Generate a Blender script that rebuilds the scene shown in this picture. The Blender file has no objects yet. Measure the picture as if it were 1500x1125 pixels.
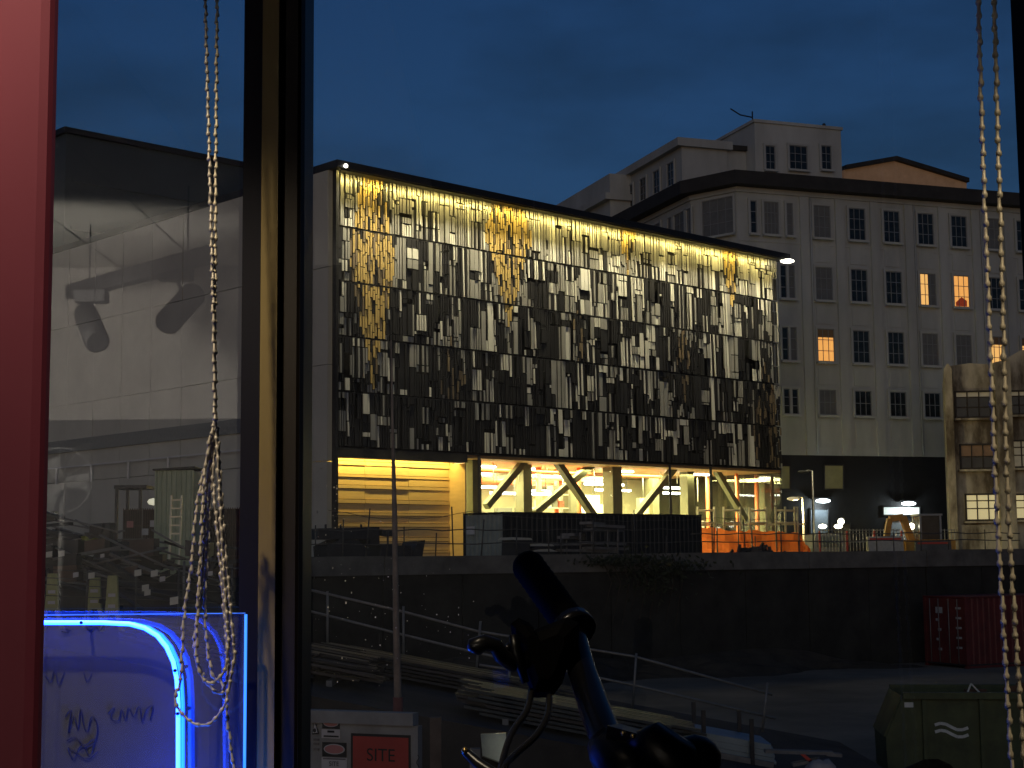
import bpy, math, random
from mathutils import Vector, Matrix
R = math.radians
random.seed(11)
scene = bpy.context.scene
C = scene.collection
# ------------------------------------------------------------------ camera
EYE = 4.6                       # eye height above the floor of the pit
F = 2260.0                      # focal length in pixels of a 1500 px wide frame
PITCH, ROLL = R(6.25), R(0.55)
w0 = Vector((0, math.cos(PITCH), math.sin(PITCH)))
U0 = Vector((0, -math.sin(PITCH), math.cos(PITCH)))
R0 = Vector((1, 0, 0))
cr = R0*math.cos(ROLL) - U0*math.sin(ROLL)
cu = U0*math.cos(ROLL) + R0*math.sin(ROLL)
cam_d = bpy.data.cameras.new('camera'); cam = bpy.data.objects.new('camera', cam_d); C.objects.link(cam)
cam_d.sensor_width = 36.0; cam_d.lens = 36.0*F/1500.0; cam_d.clip_start = 0.05; cam_d.clip_end = 3000
m = Matrix((cr, cu, -w0)).transposed().to_4x4(); m.translation = Vector((0, 0, EYE)); cam.matrix_world = m
scene.camera = cam
# ------------------------------------------------------------------ sky, dusk light, exposure
SUN_EL, SUN_AZ = R(9), R(190)
world = bpy.data.worlds.new('World'); scene.world = world; world.use_nodes = True
nt = world.node_tree; nt.nodes.clear()
wo = nt.nodes.new('ShaderNodeOutputWorld'); bg = nt.nodes.new('ShaderNodeBackground')
sky = nt.nodes.new('ShaderNodeTexSky'); sky.sky_type = 'NISHITA'; sky.sun_disc = False
sky.sun_elevation = R(1.6); sky.sun_rotation = SUN_AZ; sky.air_density = 1.0; sky.dust_density = 0.3; sky.ozone_density = 4.2
tc = nt.nodes.new('ShaderNodeTexCoord'); mp = nt.nodes.new('ShaderNodeMapping'); mp.inputs['Scale'].default_value = (1.6, 1.0, 4.5)
nz = nt.nodes.new('ShaderNodeTexNoise'); nz.inputs['Scale'].default_value = 3.0; nz.inputs['Detail'].default_value = 6; nz.inputs['Roughness'].default_value = 0.55
rp = nt.nodes.new('ShaderNodeValToRGB'); rp.color_ramp.elements[0].position = 0.42; rp.color_ramp.elements[1].position = 0.75
rp.color_ramp.elements[0].color = (1, .91, 1, 1); rp.color_ramp.elements[1].color = (0.62, 0.52, 0.52, 1)
mx = nt.nodes.new('ShaderNodeMix'); mx.data_type = 'RGBA'; mx.blend_type = 'MULTIPLY'; mx.inputs[0].default_value = 1.0
nt.links.new(tc.outputs['Generated'], mp.inputs['Vector']); nt.links.new(mp.outputs['Vector'], nz.inputs['Vector'])
nt.links.new(nz.outputs['Fac'], rp.inputs['Fac']); nt.links.new(sky.outputs['Color'], mx.inputs[6]); nt.links.new(rp.outputs['Color'], mx.inputs[7])
nt.links.new(mx.outputs[2], bg.inputs['Color']); nt.links.new(bg.outputs['Background'], wo.inputs['Surface'])
bg.inputs['Strength'].default_value = 0.105
sl = bpy.data.lights.new('dusk_sun', 'SUN'); so = bpy.data.objects.new('dusk_sun', sl); C.objects.link(so)
sl.energy = 0.21; sl.angle = R(50); sl.color = (1.0, 0.92, 0.76)
so.rotation_euler = (Vector((-math.sin(SUN_AZ)*math.cos(SUN_EL), -math.cos(SUN_AZ)*math.cos(SUN_EL), -math.sin(SUN_EL)))).to_track_quat('-Z', 'Y').to_euler()
scene.view_settings.view_transform = 'Standard'; scene.view_settings.look = 'None'
scene.view_settings.exposure = 0.0; scene.view_settings.gamma = 1.0
scene.cycles.use_denoising = True; scene.cycles.max_bounces = 8; scene.cycles.transparent_max_bounces = 24
scene.cycles.sample_clamp_indirect = 4.0; scene.cycles.caustics_reflective = False; scene.cycles.caustics_refractive = False

# ------------------------------------------------------------------ pixel helpers (a pixel gives a direction)
def ray(px, py):
    return w0 + cr*((px-750)/F) + cu*((562.5-py)/F)
def at(px, py, y):
    r = ray(px, py); return Vector((0, 0, EYE)) + r*(y/r.y)
def on_plane(px, py, p, n):
    r = ray(px, py); o = Vector((0, 0, EYE)); return o + r*((Vector(p)-o).dot(n)/r.dot(n))
def at_z(px, py, z):
    r = ray(px, py); return Vector((0, 0, EYE)) + r*((z-EYE)/r.z)

# ------------------------------------------------------------------ materials
MATS = {}
def mat(name, col, rough=0.7, metal=0.0, var=0.15, scale=6.0, bump=0.0, emit=None, estr=0.0, spec=0.5, stain=None, coords='Object', stretch=(1, 1, 1), trans=0.0):
    if name in MATS: return MATS[name]
    M = bpy.data.materials.new(name); M.use_nodes = True; n = M.node_tree; b = n.nodes['Principled BSDF']
    b.inputs['Roughness'].default_value = rough; b.inputs['Metallic'].default_value = metal
    b.inputs['Specular IOR Level'].default_value = spec
    b.inputs['Base Color'].default_value = (*col, 1)
    if var > 0 or bump > 0:
        t = n.nodes.new('ShaderNodeTexCoord'); mpp = n.nodes.new('ShaderNodeMapping'); mpp.inputs['Scale'].default_value = stretch
        no = n.nodes.new('ShaderNodeTexNoise'); no.inputs['Scale'].default_value = scale; no.inputs['Detail'].default_value = 7; no.inputs['Roughness'].default_value = 0.62
        n.links.new(t.outputs[coords], mpp.inputs['Vector']); n.links.new(mpp.outputs['Vector'], no.inputs['Vector'])
        r = n.nodes.new('ShaderNodeValToRGB'); e = r.color_ramp.elements
        e[0].position = 0.3; e[1].position = 0.72
        lo = stain if stain else tuple(c*(1-var) for c in col); hi = tuple(min(1, c*(1+var)) for c in col)
        e[0].color = (*lo, 1); e[1].color = (*hi, 1)
        n.links.new(no.outputs['Fac'], r.inputs['Fac']); n.links.new(r.outputs['Color'], b.inputs['Base Color'])
        if bump > 0:
            bp = n.nodes.new('ShaderNodeBump'); bp.inputs['Strength'].default_value = bump; bp.inputs['Distance'].default_value = 0.02
            n.links.new(no.outputs['Fac'], bp.inputs['Height']); n.links.new(bp.outputs['Normal'], b.inputs['Normal'])
    if emit:
        b.inputs['Emission Color'].default_value = (*emit, 1); b.inputs['Emission Strength'].default_value = estr
    MATS[name] = M; return M
def glass(name, refl=0.08, rough=0.0, tint=(1, 1, 1), body=0.0, bcol=(0.3, 0.3, 0.3), fres=True):
    if name in MATS: return MATS[name]
    M = bpy.data.materials.new(name); M.use_nodes = True; n = M.node_tree; n.nodes.clear()
    o = n.nodes.new('ShaderNodeOutputMaterial'); t = n.nodes.new('ShaderNodeBsdfTransparent'); t.inputs['Color'].default_value = (*tint, 1)
    g = n.nodes.new('ShaderNodeBsdfGlossy'); g.inputs['Roughness'].default_value = rough
    x = n.nodes.new('ShaderNodeMixShader'); x.inputs[0].default_value = refl
    src = t
    if body > 0:
        d = n.nodes.new('ShaderNodeBsdfDiffuse'); d.inputs['Color'].default_value = (*bcol, 1)
        y = n.nodes.new('ShaderNodeMixShader'); y.inputs[0].default_value = body
        n.links.new(t.outputs[0], y.inputs[1]); n.links.new(d.outputs[0], y.inputs[2]); src = y
    n.links.new(src.outputs[0], x.inputs[1]); n.links.new(g.outputs[0], x.inputs[2]); n.links.new(x.outputs[0], o.inputs['Surface'])
    MATS[name] = M; return M

# ------------------------------------------------------------------ mesh builder (world coordinates)
class MB:
    def __init__(s): s.v = []; s.f = []; s.mi = []; s.sm = []
    def poly(s, pts, mi=0, sm=False):
        i = len(s.v); s.v += [Vector(p) for p in pts]; s.f.append(tuple(range(i, i+len(pts)))); s.mi.append(mi); s.sm.append(sm); return s
    def obox(s, c, ax, ay, az, mi=0):       # centre and three half-axis vectors
        c = Vector(c); ax, ay, az = Vector(ax), Vector(ay), Vector(az)
        if ax.cross(ay).dot(az) < 0: ax = -ax
        i = len(s.v)
        for k in range(8):
            s.v.append(c + ax*(1 if k & 1 else -1) + ay*(1 if k & 2 else -1) + az*(1 if k & 4 else -1))
        for q in ((0, 2, 3, 1), (4, 5, 7, 6), (0, 1, 5, 4), (2, 6, 7, 3), (0, 4, 6, 2), (1, 3, 7, 5)):
            s.f.append(tuple(i+k for k in q)); s.mi.append(mi); s.sm.append(False)
        return s
    def box(s, lo, hi, mi=0):
        lo, hi = Vector(lo), Vector(hi); h = (hi-lo)/2
        return s.obox((lo+hi)/2, (h.x, 0, 0), (0, h.y, 0), (0, 0, h.z), mi)
    def bar(s, a, b, w, d, up=(0, 0, 1), mi=0):      # rectangular bar from a to b
        a, b = Vector(a), Vector(b); t = (b-a); L = t.length; t.normalize(); u = Vector(up)
        if abs(t.dot(u)) > 0.98: u = Vector((0, 1, 0))
        x = t.cross(u).normalized(); z = x.cross(t).normalized()
        return s.obox((a+b)/2, t*L/2, x*d/2, z*w/2, mi)
    def tube(s, pts, r, n=8, mi=0, cap=True):
        pts = [Vector(p) for p in pts]; rs = r if isinstance(r, (list, tuple)) else [r]*len(pts)
        i0 = len(s.v); prev = None
        for k, p in enumerate(pts):
            t = (pts[min(k+1, len(pts)-1)] - pts[max(k-1, 0)]).normalized()
            if prev is None:
                u = Vector((0, 0, 1)) if abs(t.z) < 0.9 else Vector((0, 1, 0)); x = t.cross(u).normalized()
            else:
                x = (prev - t*prev.dot(t)).normalized()
            prev = x; z = t.cross(x)
            for j in range(n):
                a = 2*math.pi*j/n; s.v.append(p + (x*math.cos(a) + z*math.sin(a))*rs[k])
        for k in range(len(pts)-1):
            for j in range(n):
                a, b = i0+k*n+j, i0+k*n+(j+1) % n
                s.f.append((a, b, b+n, a+n)); s.mi.append(mi); s.sm.append(True)
        if cap:
            s.f.append(tuple(i0+j for j in reversed(range(n)))); s.mi.append(mi); s.sm.append(False)
            e = i0+(len(pts)-1)*n; s.f.append(tuple(e+j for j in range(n))); s.mi.append(mi); s.sm.append(False)
        return s
    def prism(s, poly, off, mi=0):          # extrude a polygon by a vector
        off = Vector(off); p = [Vector(q) for q in poly]; n = len(p); i = len(s.v)
        nn = sum(((p[k]-p[0]).cross(p[(k+1) % n]-p[0]) for k in range(1, n-1)), Vector())
        if nn.dot(off) < 0: p.reverse()
        s.v += p + [q+off for q in p]
        s.f.append(tuple(reversed(range(i, i+n)))); s.f.append(tuple(range(i+n, i+2*n)))
        for k in range(n): s.f.append((i+k, i+(k+1) % n, i+n+(k+1) % n, i+n+k))
        s.mi += [mi]*(n+2); s.sm += [False]*(n+2); return s
    def ball(s, c, r, n=8, mi=0, sq=(1, 1, 1)):
        c = Vector(c); i0 = len(s.v); m_ = max(4, n//2)
        for a in range(m_+1):
            th = math.pi*a/m_
            for j in range(n):
                ph = 2*math.pi*j/n
                s.v.append(c + Vector((math.sin(th)*math.cos(ph)*sq[0], math.sin(th)*math.sin(ph)*sq[1], math.cos(th)*sq[2]))*r)
        for a in range(m_):
            for j in range(n):
                p, q = i0+a*n+j, i0+a*n+(j+1) % n
                s.f.append((p, p+n, q+n, q)); s.mi.append(mi); s.sm.append(True)
        return s
    def build(s, name, mats, parent=None, kind=None):
        if not isinstance(mats, (list, tuple)): mats = [mats]
        if parent is not None:
            o0 = root_loc(parent)
        else:
            xs = [v.x for v in s.v]; ys = [v.y for v in s.v]; zs = [v.z for v in s.v]
            o0 = Vector(((min(xs)+max(xs))/2, (min(ys)+max(ys))/2, min(zs)))
        me = bpy.data.meshes.new(name); me.from_pydata([v-o0 for v in s.v], [], s.f)
        for q in mats: me.materials.append(q)
        me.polygons.foreach_set('material_index', s.mi); me.polygons.foreach_set('use_smooth', s.sm); me.update()
        o = bpy.data.objects.new(name, me); C.objects.link(o)
        if parent is not None: o.parent = parent
        else: o.location = o0
        if kind: o['kind'] = kind
        return o
def root_loc(o):
    p = Vector(o.location)
    while o.parent is not None: o = o.parent; p += o.location
    return p
def tag(o, label, cat, group=None):
    o['label'] = label; o['category'] = cat
    if group: o['group'] = group
    return o
def thing(name, label, cat, loc, group=None):
    o = bpy.data.objects.new(name, None); C.objects.link(o); o.location = loc; o.empty_display_size = 0.2
    return tag(o, label, cat, group)
def piece(name, me, parent, loc, rot=0.0, label=None):        # a copy sharing mesh data, placed in world space
    o = bpy.data.objects.new(name, me); C.objects.link(o)
    if isinstance(rot, (int, float)): o.rotation_euler = (0, 0, rot)
    else: o.rotation_euler = rot
    if parent is not None:
        o.parent = parent; o.location = Vector(loc) - root_loc(parent)
    else: o.location = loc
    return o
def mesh_of(mb, name, mats):
    o = mb.build(name, mats, thing_tmp); me = o.data; bpy.data.objects.remove(o); return me
thing_tmp = bpy.data.objects.new('tmp', None)
def lamp(name, kind, loc, energy, color, parent=None, target=None, size=None, sizey=None, spread=None, spot=None, xdir=None, radius=None):
    l = bpy.data.lights.new(name, kind); l.energy = energy; l.color = color
    if kind == 'AREA':
        l.shape = 'RECTANGLE' if sizey else 'SQUARE'; l.size = size
        if sizey: l.size_y = sizey
        if spread: l.spread = spread
    if kind == 'SPOT': l.spot_size = spot; l.spot_blend = 0.6
    if radius is not None: l.shadow_soft_size = radius
    o = bpy.data.objects.new(name, l); C.objects.link(o)
    if parent is not None: o.parent = parent; o.location = Vector(loc)-root_loc(parent)
    else: o.location = loc
    if target is not None:
        z = -(Vector(target)-Vector(loc)).normalized()
        x = Vector(xdir) if xdir else (Vector((0, 0, 1)).cross(z) if abs(z.z) < 0.99 else Vector((1, 0, 0)))
        x = (x - z*x.dot(z)).normalized(); y = z.cross(x)
        o.rotation_euler = Matrix((x, y, z)).transposed().to_euler()
    return o
def text_mb(s, body, origin, right, up, height, mi=0, off=0.004):
    cu_ = bpy.data.curves.new('txt', 'FONT'); cu_.body = body; cu_.align_x = 'CENTER'; cu_.align_y = 'CENTER'
    o = bpy.data.objects.new('txt', cu_); C.objects.link(o)
    bpy.context.view_layer.update()
    me = bpy.data.meshes.new_from_object(o.evaluated_get(bpy.context.evaluated_depsgraph_get()))
    r, u = Vector(right).normalized(), Vector(up).normalized(); n = r.cross(u)
    i = len(s.v); sc = height/0.72
    for v in me.vertices: s.v.append(Vector(origin) + r*v.co.x*sc + u*v.co.y*sc + n*off)
    for p in me.polygons: s.f.append(tuple(i+k for k in p.vertices)); s.mi.append(mi); s.sm.append(False)
    bpy.data.objects.remove(o); bpy.data.curves.remove(cu_); bpy.data.meshes.remove(me); return s

# colours
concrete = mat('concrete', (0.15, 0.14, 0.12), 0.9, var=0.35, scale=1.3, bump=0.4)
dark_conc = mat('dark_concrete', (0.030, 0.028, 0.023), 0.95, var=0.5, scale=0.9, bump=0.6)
asphalt = mat('wet_asphalt', (0.21, 0.18, 0.13), 0.95, var=0.6, scale=0.16, bump=0.25)
gravel = mat('gravel_ground', (0.06, 0.056, 0.048), 0.9, var=0.5, scale=0.6, bump=0.5)
steel = mat('galvanised_steel', (0.36, 0.36, 0.35), 0.45, 0.7, var=0.25, scale=9)
dsteel = mat('dark_steel', (0.035, 0.035, 0.036), 0.55, 0.3, var=0.3, scale=6)
black = mat('black_paint', (0.012, 0.012, 0.013), 0.6, var=0.2, scale=5)
rubber = mat('black_rubber', (0.012, 0.012, 0.012), 0.75, var=0.2, scale=30, bump=0.3)
white_paint = mat('office_paint', (0.505, 0.54, 0.52), 0.85, var=0.10, scale=0.35, bump=0.05, stain=(0.35, 0.37, 0.355), stretch=(1, 1, .3))
Z = Vector((0, 0, 1))
TER = EYE - 1.0                 # level of the terrace behind the retaining wall
# ================================================================== GROUND
WD = Vector((0.895, 0.446, 0)); WN = Vector((0.446, -0.895, 0))        # retaining wall line and its normal (towards us)
WP = Vector((6.25, 58.8, 0))
def wall_pt(px, back=0.0, z=0.0):
    p = on_plane(px, 820, WP - WN*back, WN); return Vector((p.x, p.y, z))
b = MB(); b.poly([(-80, -30, 0), (90, -30, 0), (90, 95, 0), (-80, 95, 0)][::1]); b.build('pit_floor', asphalt, kind='structure')
b = MB(); q = [WP-WD*90-WN*0.3, WP+WD*90-WN*0.3]
b.poly([(q[0].x, q[0].y, TER), (q[1].x, q[1].y, TER), (700, 900, TER), (-700, 900, TER)]); b.build('terrace_ground', gravel, kind='structure')
# ramp that climbs to the left, with an upper platform
def ramp_z(x): return min(3.25, max(0.02, 2.62 - 0.19*(x+4.3)))
b = MB(); xs = [-34, -7.6, -4, 0, 4, 7.0]
for k in range(len(xs)-1):
    x0, x1 = xs[k], xs[k+1]; z0, z1 = ramp_z(x0), ramp_z(x1)
    b.poly([(x0, 24.5, z0), (x1, 24.5, z1), (x1, 34, z1), (x0, 34, z0)])
    b.poly([(x0, 24.5, -.01), (x1, 24.5, -.01), (x1, 24.5, z1), (x0, 24.5, z0)])
    b.poly([(x1, 34, -.01), (x0, 34, -.01), (x0, 34, z0), (x1, 34, z1)])
b.poly([(7.0, 24.5, -.01), (7.0, 34, -.01), (7.0, 34, ramp_z(7)), (7.0, 24.5, ramp_z(7))])
b.build('ramp', mat('ramp_dirt', (0.045, 0.040, 0.034), 0.92, var=0.5, scale=0.8, bump=0.6), kind='structure')
b = MB(); b.box((-34, 34.003, -0.01), (-7.6, 49, 3.24)); b.build('upper_platform', MATS['ramp_dirt'], kind='structure')
# retaining wall: panels between joints, coping on top
rw = thing('retaining_wall', 'long dark concrete retaining wall with paler coping at back of the pit', 'wall', WP)
p0 = -60.0
while p0 < 48:
    a = WP + WD*(p0+0.01); e = WP + WD*(p0+2.98); jit = random.uniform(0, .05)
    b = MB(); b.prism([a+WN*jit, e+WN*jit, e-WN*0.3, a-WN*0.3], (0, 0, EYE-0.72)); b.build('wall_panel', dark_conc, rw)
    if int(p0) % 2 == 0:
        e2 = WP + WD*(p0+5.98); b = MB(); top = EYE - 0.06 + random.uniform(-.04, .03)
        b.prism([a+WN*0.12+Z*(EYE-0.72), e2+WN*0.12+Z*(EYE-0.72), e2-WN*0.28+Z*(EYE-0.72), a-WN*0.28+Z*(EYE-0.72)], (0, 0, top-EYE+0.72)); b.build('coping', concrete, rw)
    p0 += 3.0
# rough earth banked against the foot of the wall
b = MB(); re_ = random.Random(21); nu, nv = 90, 7; gridp = []
for i in range(nu+1):
    rowp = []
    for j in range(nv+1):
        u_ = -42+i*0.78; f_ = j/nv; amp = 1.25*(0.55+0.45*math.sin(u_*.37+1)*math.sin(u_*.11)) * (1 if u_ < 6 else max(0, 1-(u_-6)/4))
        z_ = max(-.02, amp*(1-f_)**1.4 + (re_.uniform(-.12, .12) if 0 < j < nv else 0)) if amp > 0.01 else -.02
        p = WP + WD*(u_+re_.uniform(-.1, .1)) + WN*(.06+f_*2.6*(.7+.3*math.sin(u_*.8))); rowp.append(Vector((p.x, p.y, z_ if j < nv else -.02)))
    gridp.append(rowp)
for i in range(nu):
    for j in range(nv): b.poly([gridp[i][j], gridp[i][j+1], gridp[i+1][j+1], gridp[i+1][j]])
b.build('earth_bank', mat('earth', (.045, .038, .028), .95, var=.5, scale=1.2, bump=.8), kind='structure')
# ================================================================== STATION BUILDING
A = Vector((-8.3, 70, 0)); D = Vector((0.724, 0.690, 0)).normalized(); N = Vector((0.690, -0.724, 0)).normalized()
L = 33.9; ZT = EYE + 17.65; ZB = EYE + 4.85
def S(s, z, out=0.0): return A + D*s + N*out + Z*z
def fpx(px, py):                   # pixel -> (s, z) on the facade plane
    p = on_plane(px, py, A, N); return (p-A).dot(D), p.z
sb = thing('station_building', 'large box building with lit vertical metal fins above a glazed ground floor', 'building', (A.x, A.y, TER))
# body: back mass behind the facade (upper), roof and parapet
black_wall = mat('facade_backing', (0.008, 0.008, 0.009), 0.8, var=0.1)
clad = mat('pale_cladding', (0.52, 0.51, 0.43), 0.7, var=0.10, scale=0.35, bump=0.04)
BK = 42.0
b = MB()
b.prism([S(0, ZB, -0.35), S(L, ZB, -0.35), S(L, ZB, -BK), S(0, ZB, -BK)], (0, 0, ZT-ZB-0.02)); b.build('upper_storeys', black_wall, sb)
b = MB(); pf = 0.95
b.prism([S(-0.35, ZT, pf), S(L+0.25, ZT, pf), S(L+.25, ZT, -BK), S(-0.35, ZT, -BK)], (0, 0, 0.34)); b.build('roof_parapet', mat('roof_metal', (0.03, 0.03, 0.032), 0.5, 0.4, var=0.2), sb)
# pale left flank made of panels
pw, rows = 3.05, [(TER, EYE+4.2), (EYE+4.23, EYE+8.6), (EYE+8.63, EYE+13.1), (EYE+13.13, ZT-0.02)]
k = 0
while k*pw < BK-1:
    for (z0, z1) in rows:
        lo = k*pw+0.02; hi = min((k+1)*pw-0.02, BK)
        if z0 == TER: z1 = EYE+4.2
        b = MB(); j = random.uniform(0, .025)
        b.prism([S(-0.32-j, z0, -lo+0.25 if k == 0 else -lo), S(-0.32-j, z0, -hi), S(-0.02, z0, -hi), S(-0.02, z0, -lo+0.25 if k == 0 else -lo)], (0, 0, z1-z0)); b.build('cladding_panel', clad, sb)
    k += 1
b = MB(); b.prism([S(-0.10, TER, 0.55), S(-0.10, TER, 0.27), S(0.06, TER, 0.27), S(0.06, TER, 0.55)], (0, 0, ZT-TER-.01)); b.build('corner_trim', dsteel, sb)
b = MB()      # handrail line and shelf low on the flank
b.bar(S(-0.55, EYE+5.05, -4), S(-0.55, EYE+5.05, -BK), 0.08, 0.06)
for k in range(9): b.bar(S(-0.55, EYE+4.1, -5-k*4), S(-0.55, EYE+5.05, -5-k*4), 0.12, 0.08)
b.build('flank_rail', mat('pale_rail', (0.6, 0.6, 0.58), 0.5, var=.05), sb)
b = MB(); b.prism([S(-0.45, EYE+5.9, -3), S(-.45, EYE+5.9, -BK), S(-.33, EYE+5.9, -BK), S(-.33, EYE+5.9, -3)], (0, 0, 0.7)); b.build('flank_band', mat('band_grey', (0.19, 0.2, 0.2), .7, var=.1), sb)
# --- fins
m_white = mat('fin_white', (0.57, 0.565, 0.53), 0.34, 0.35, var=0.05, scale=2)
m_silver = mat('fin_silver', (0.36, 0.355, 0.34), 0.32, 0.5, var=0.08, scale=2)
m_gold = mat('fin_gold', (0.66, 0.48, 0.19), 0.34, 0.5, var=0.08, scale=2)
m_dark = mat('fin_dark', (0.032, 0.032, 0.036), 0.38, 0.5, var=0.1, scale=2)
m_bronze = mat('fin_bronze', (0.24, 0.19, 0.13), 0.38, 0.5, var=0.1, scale=2)
FM = [m_white, m_silver, m_gold, m_dark, m_bronze]
# gold diamonds from the photo: centre px, half width px, top y, bottom y
dia = []
for (cx, hw, y0, y1, ym) in ((545, 36, 190, 565, 380), (743, 36, 230, 480, 345), (917, 15, 300, 405, 330), (1069, 13, 340, 455, 380), (661, 22, 490, 600, 560), (1000, 18, 480, 590, 520), (1124, 24, 510, 720, 650), (847, 10, 440, 540, 480)):
    s_c, z_m = fpx(cx, ym); s_l, _ = fpx(cx-hw, ym); _, z_t = fpx(cx, y0); _, z_b = fpx(cx, y1)
    dia.append((s_c, s_c-s_l, z_m, z_t, z_b))
def gold_at(s, z):
    for i, (sc_, hw, zm, zt, zb) in enumerate(dia):
        if zb < z < zt:
            f = (zt-z)/(zt-zm) if z > zm else (z-zb)/(zm-zb)
            if abs(s-sc_) < hw*f: return i+1
    return 0
NB = 5; BH = (ZT-ZB)/NB; PIT = 0.15
def hsh(a, b_, c_=0): return random.Random(a*7919+b_*104729+c_*1299709).random()
fins = []          # (s0, s1, z0, z1, out, tilt, mat)
ncol = int(L/PIT)
def smooth(s_, z_, k_):          # soft patches that shift the mix of light and dark fins
    return math.sin(s_*0.62+k_*1.7+math.sin(z_*0.9))*0.5 + math.sin(s_*1.37-z_*1.1+k_)*0.35 + math.sin(z_*2.1+s_*.35+k_*3)*0.25
for bnd in range(NB):
    zt = ZT - bnd*BH; zb = zt - BH + 0.05
    i = 0
    while i < ncol:
        run = random.choice((1, 2, 2, 3, 3, 4, 5))
        nseg = random.choice((2, 3, 3, 4, 4, 5)); cutz = sorted(random.uniform(.12, .88) for _ in range(nseg-1))
        fr = [e_-a_ for a_, e_ in zip([0]+cutz, cutz+[1])]
        if random.random() < .08: fr = [1.0]
        wide = random.random() < 0.16; skip = random.random() < 0.40 and not wide
        pd = (0.10, 0.40, 0.54, 0.58, 0.66)[bnd]
        rmats = []
        for q_ in fr:
            v_ = random.random() + 0.22*smooth(i*PIT, zt, 1)
            rmats.append(3 if v_ < pd else (1 if v_ < pd+(1-pd)*0.55 else 0))
        j = 0
        while j < run and i+j < ncol:
            wcols = 2 if (wide and j+1 < run) else 1
            s0 = (i+j)*PIT + 0.02; s1 = s0 + PIT*wcols - (random.choice((.05, .06, .075)) if wcols == 1 else 0.05)
            sm_ = (s0+s1)/2; hide = skip and j % 2 == 1
            g = any(gold_at(sm_, zb+(zt-zb)*f_) for f_ in (.08, .3, .5, .7, .92))
            if g:
                wcols = 1; s1 = s0 + PIT - 0.06
                z = zt - (.18*abs(((i+j) % 6)-3)) - .10*hsh(i+j, bnd); tops_ = [(zt, z)]
                while z - 0.12 > zb:
                    hh = min(random.choice((.5, .6, .75, .9)), z-zb); tops_.append((z, z-hh)); z -= hh
                for za_, zb2 in tops_:
                    if za_-zb2 < .12: continue
                    gg = gold_at(sm_, (za_+zb2)/2)
                    mm = (2 if gg in (1, 2, 3, 4) and random.random() < .70 else random.choice((4, 4, 3))) if gg else (3 if random.random() < pd else 1)
                    if gg > 4 and random.random() < .55: mm = 3
                    fins.append((s0, s1, zb2+0.05, za_, random.choice((0.04, .06, .10)), random.uniform(0.0, .012), mm))
            else:
                z = zt; tot = zt-zb
                for q_, mm in zip(fr, rmats):
                    hh = q_*tot; zz1 = z; zz0 = z-hh+0.06; z -= hh
                    if zz1-zz0 < .08: continue
                    if random.random() < 0.22: mm = random.choice((0, 1, 3, 3))
                    if hide: mm = 3
                    if bnd == 0 and mm == 3 and zt-zz1 < .6: mm = 1
                    if random.random() < .035 and bnd > 0: continue
                    fins.append((s0, s1, zz0, zz1, random.choice((0.03, .05, .07, .10)), random.uniform(0.0, 0.012) + (0.02 if mm == 0 else 0), mm))
            j += wcols
        i += run
def fin_mb(b_, f, mi):
    s0, s1, z0, z1, out, tl, _ = f
    c = S((s0+s1)/2, (z0+z1)/2, out); t = math.tan(tl)
    up = (Z - N*t).normalized(); nn = (N + Z*t).normalized()
    b_.obox(c, D*((s1-s0)/2), nn*0.028, up*((z1-z0)/2), mi)
order = sorted(range(len(fins)), key=lambda k_: -(fins[k_][1]-fins[k_][0])*(fins[k_][3]-fins[k_][2])/((70+0.69*fins[k_][0])**2))
big = set(order[:300])
for k in order[:300]:
    b = MB(); fin_mb(b, fins[k], 0); b.build('fin', FM[fins[k][6]], sb)
b = MB()
for k in order[300:]: fin_mb(b, fins[k], fins[k][6])
b.build('narrow_fins', FM, sb, kind='stuff')
for k in range(NB+1):              # horizontal carrier rails between the bands
    z = ZT - k*BH + 0.02 if k < NB else ZB-0.0
    b = MB(); b.bar(S(0.02, z, -0.06), S(L, z, -0.06), 0.05, 0.20); b.build('carrier_rail', dsteel, sb)
b = MB()
for k in range(24): b.bar(S(0.7+k*1.42, ZB, -0.20), S(0.7+k*1.42, ZT-.03, -0.20), 0.10, 0.10)
b.build('carrier_posts', dsteel, sb, kind='stuff')
# side return fins at the right end (bronze, lit from inside)
b = MB()
for k in range(5):
    b.prism([S(L+0.02, ZB, -0.4-k*0.5), S(L+.10, ZB, -.4-k*.5), S(L+.10, ZB, -.72-k*.5), S(L+.02, ZB, -.72-k*.5)], (0, 0, ZT-ZB-.1))
b.build('return_fins', m_bronze, sb, kind='stuff')
# --- strip light under the parapet
led = mat('led_warm', (0.9, 0.8, 0.5), .5, var=0, emit=(1.0, 0.86, 0.5), estr=6.0)
nl = 6
for k in range(nl):
    s0, s1 = k*L/nl, (k+1)*L/nl; c = S((s0+s1)/2, ZT-0.08, 0.78)
    b = MB(); b.bar(S(s0+.03, ZT-0.035, 0.78), S(s1-.03, ZT-0.035, 0.78), 0.06, 0.10); fx = b.build('strip_light', dsteel, sb)
    lamp('strip_lamp', 'AREA', c, 150, (1.0, 0.78, 0.22), sb, target=S((s0+s1)/2, ZT-3.0, 0.0), size=s1-s0-.05, sizey=0.06, xdir=D)
    lamp('strip_lamp', 'AREA', c-Z*.01+N*.03, 330, (1.0, 0.88, 0.55), sb, target=S((s0+s1)/2, ZT-10.0, 0.0), size=s1-s0-.05, sizey=0.06, xdir=D, spread=R(50))
b = MB(); b.ball(S(L+0.05, ZT-0.10, 0.86), 0.20, 10, sq=(2.2, 1, 0.7)); b.build('end_lamp', mat('lamp_white', (1, 1, 1), .5, var=0, emit=(1.0, 0.95, 0.78), estr=8), sb)
b = MB(); b.ball(S(0.10, ZT+0.10, 1.0), 0.10, 8); b.build('corner_lamp', MATS['lamp_white'], sb)
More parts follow.
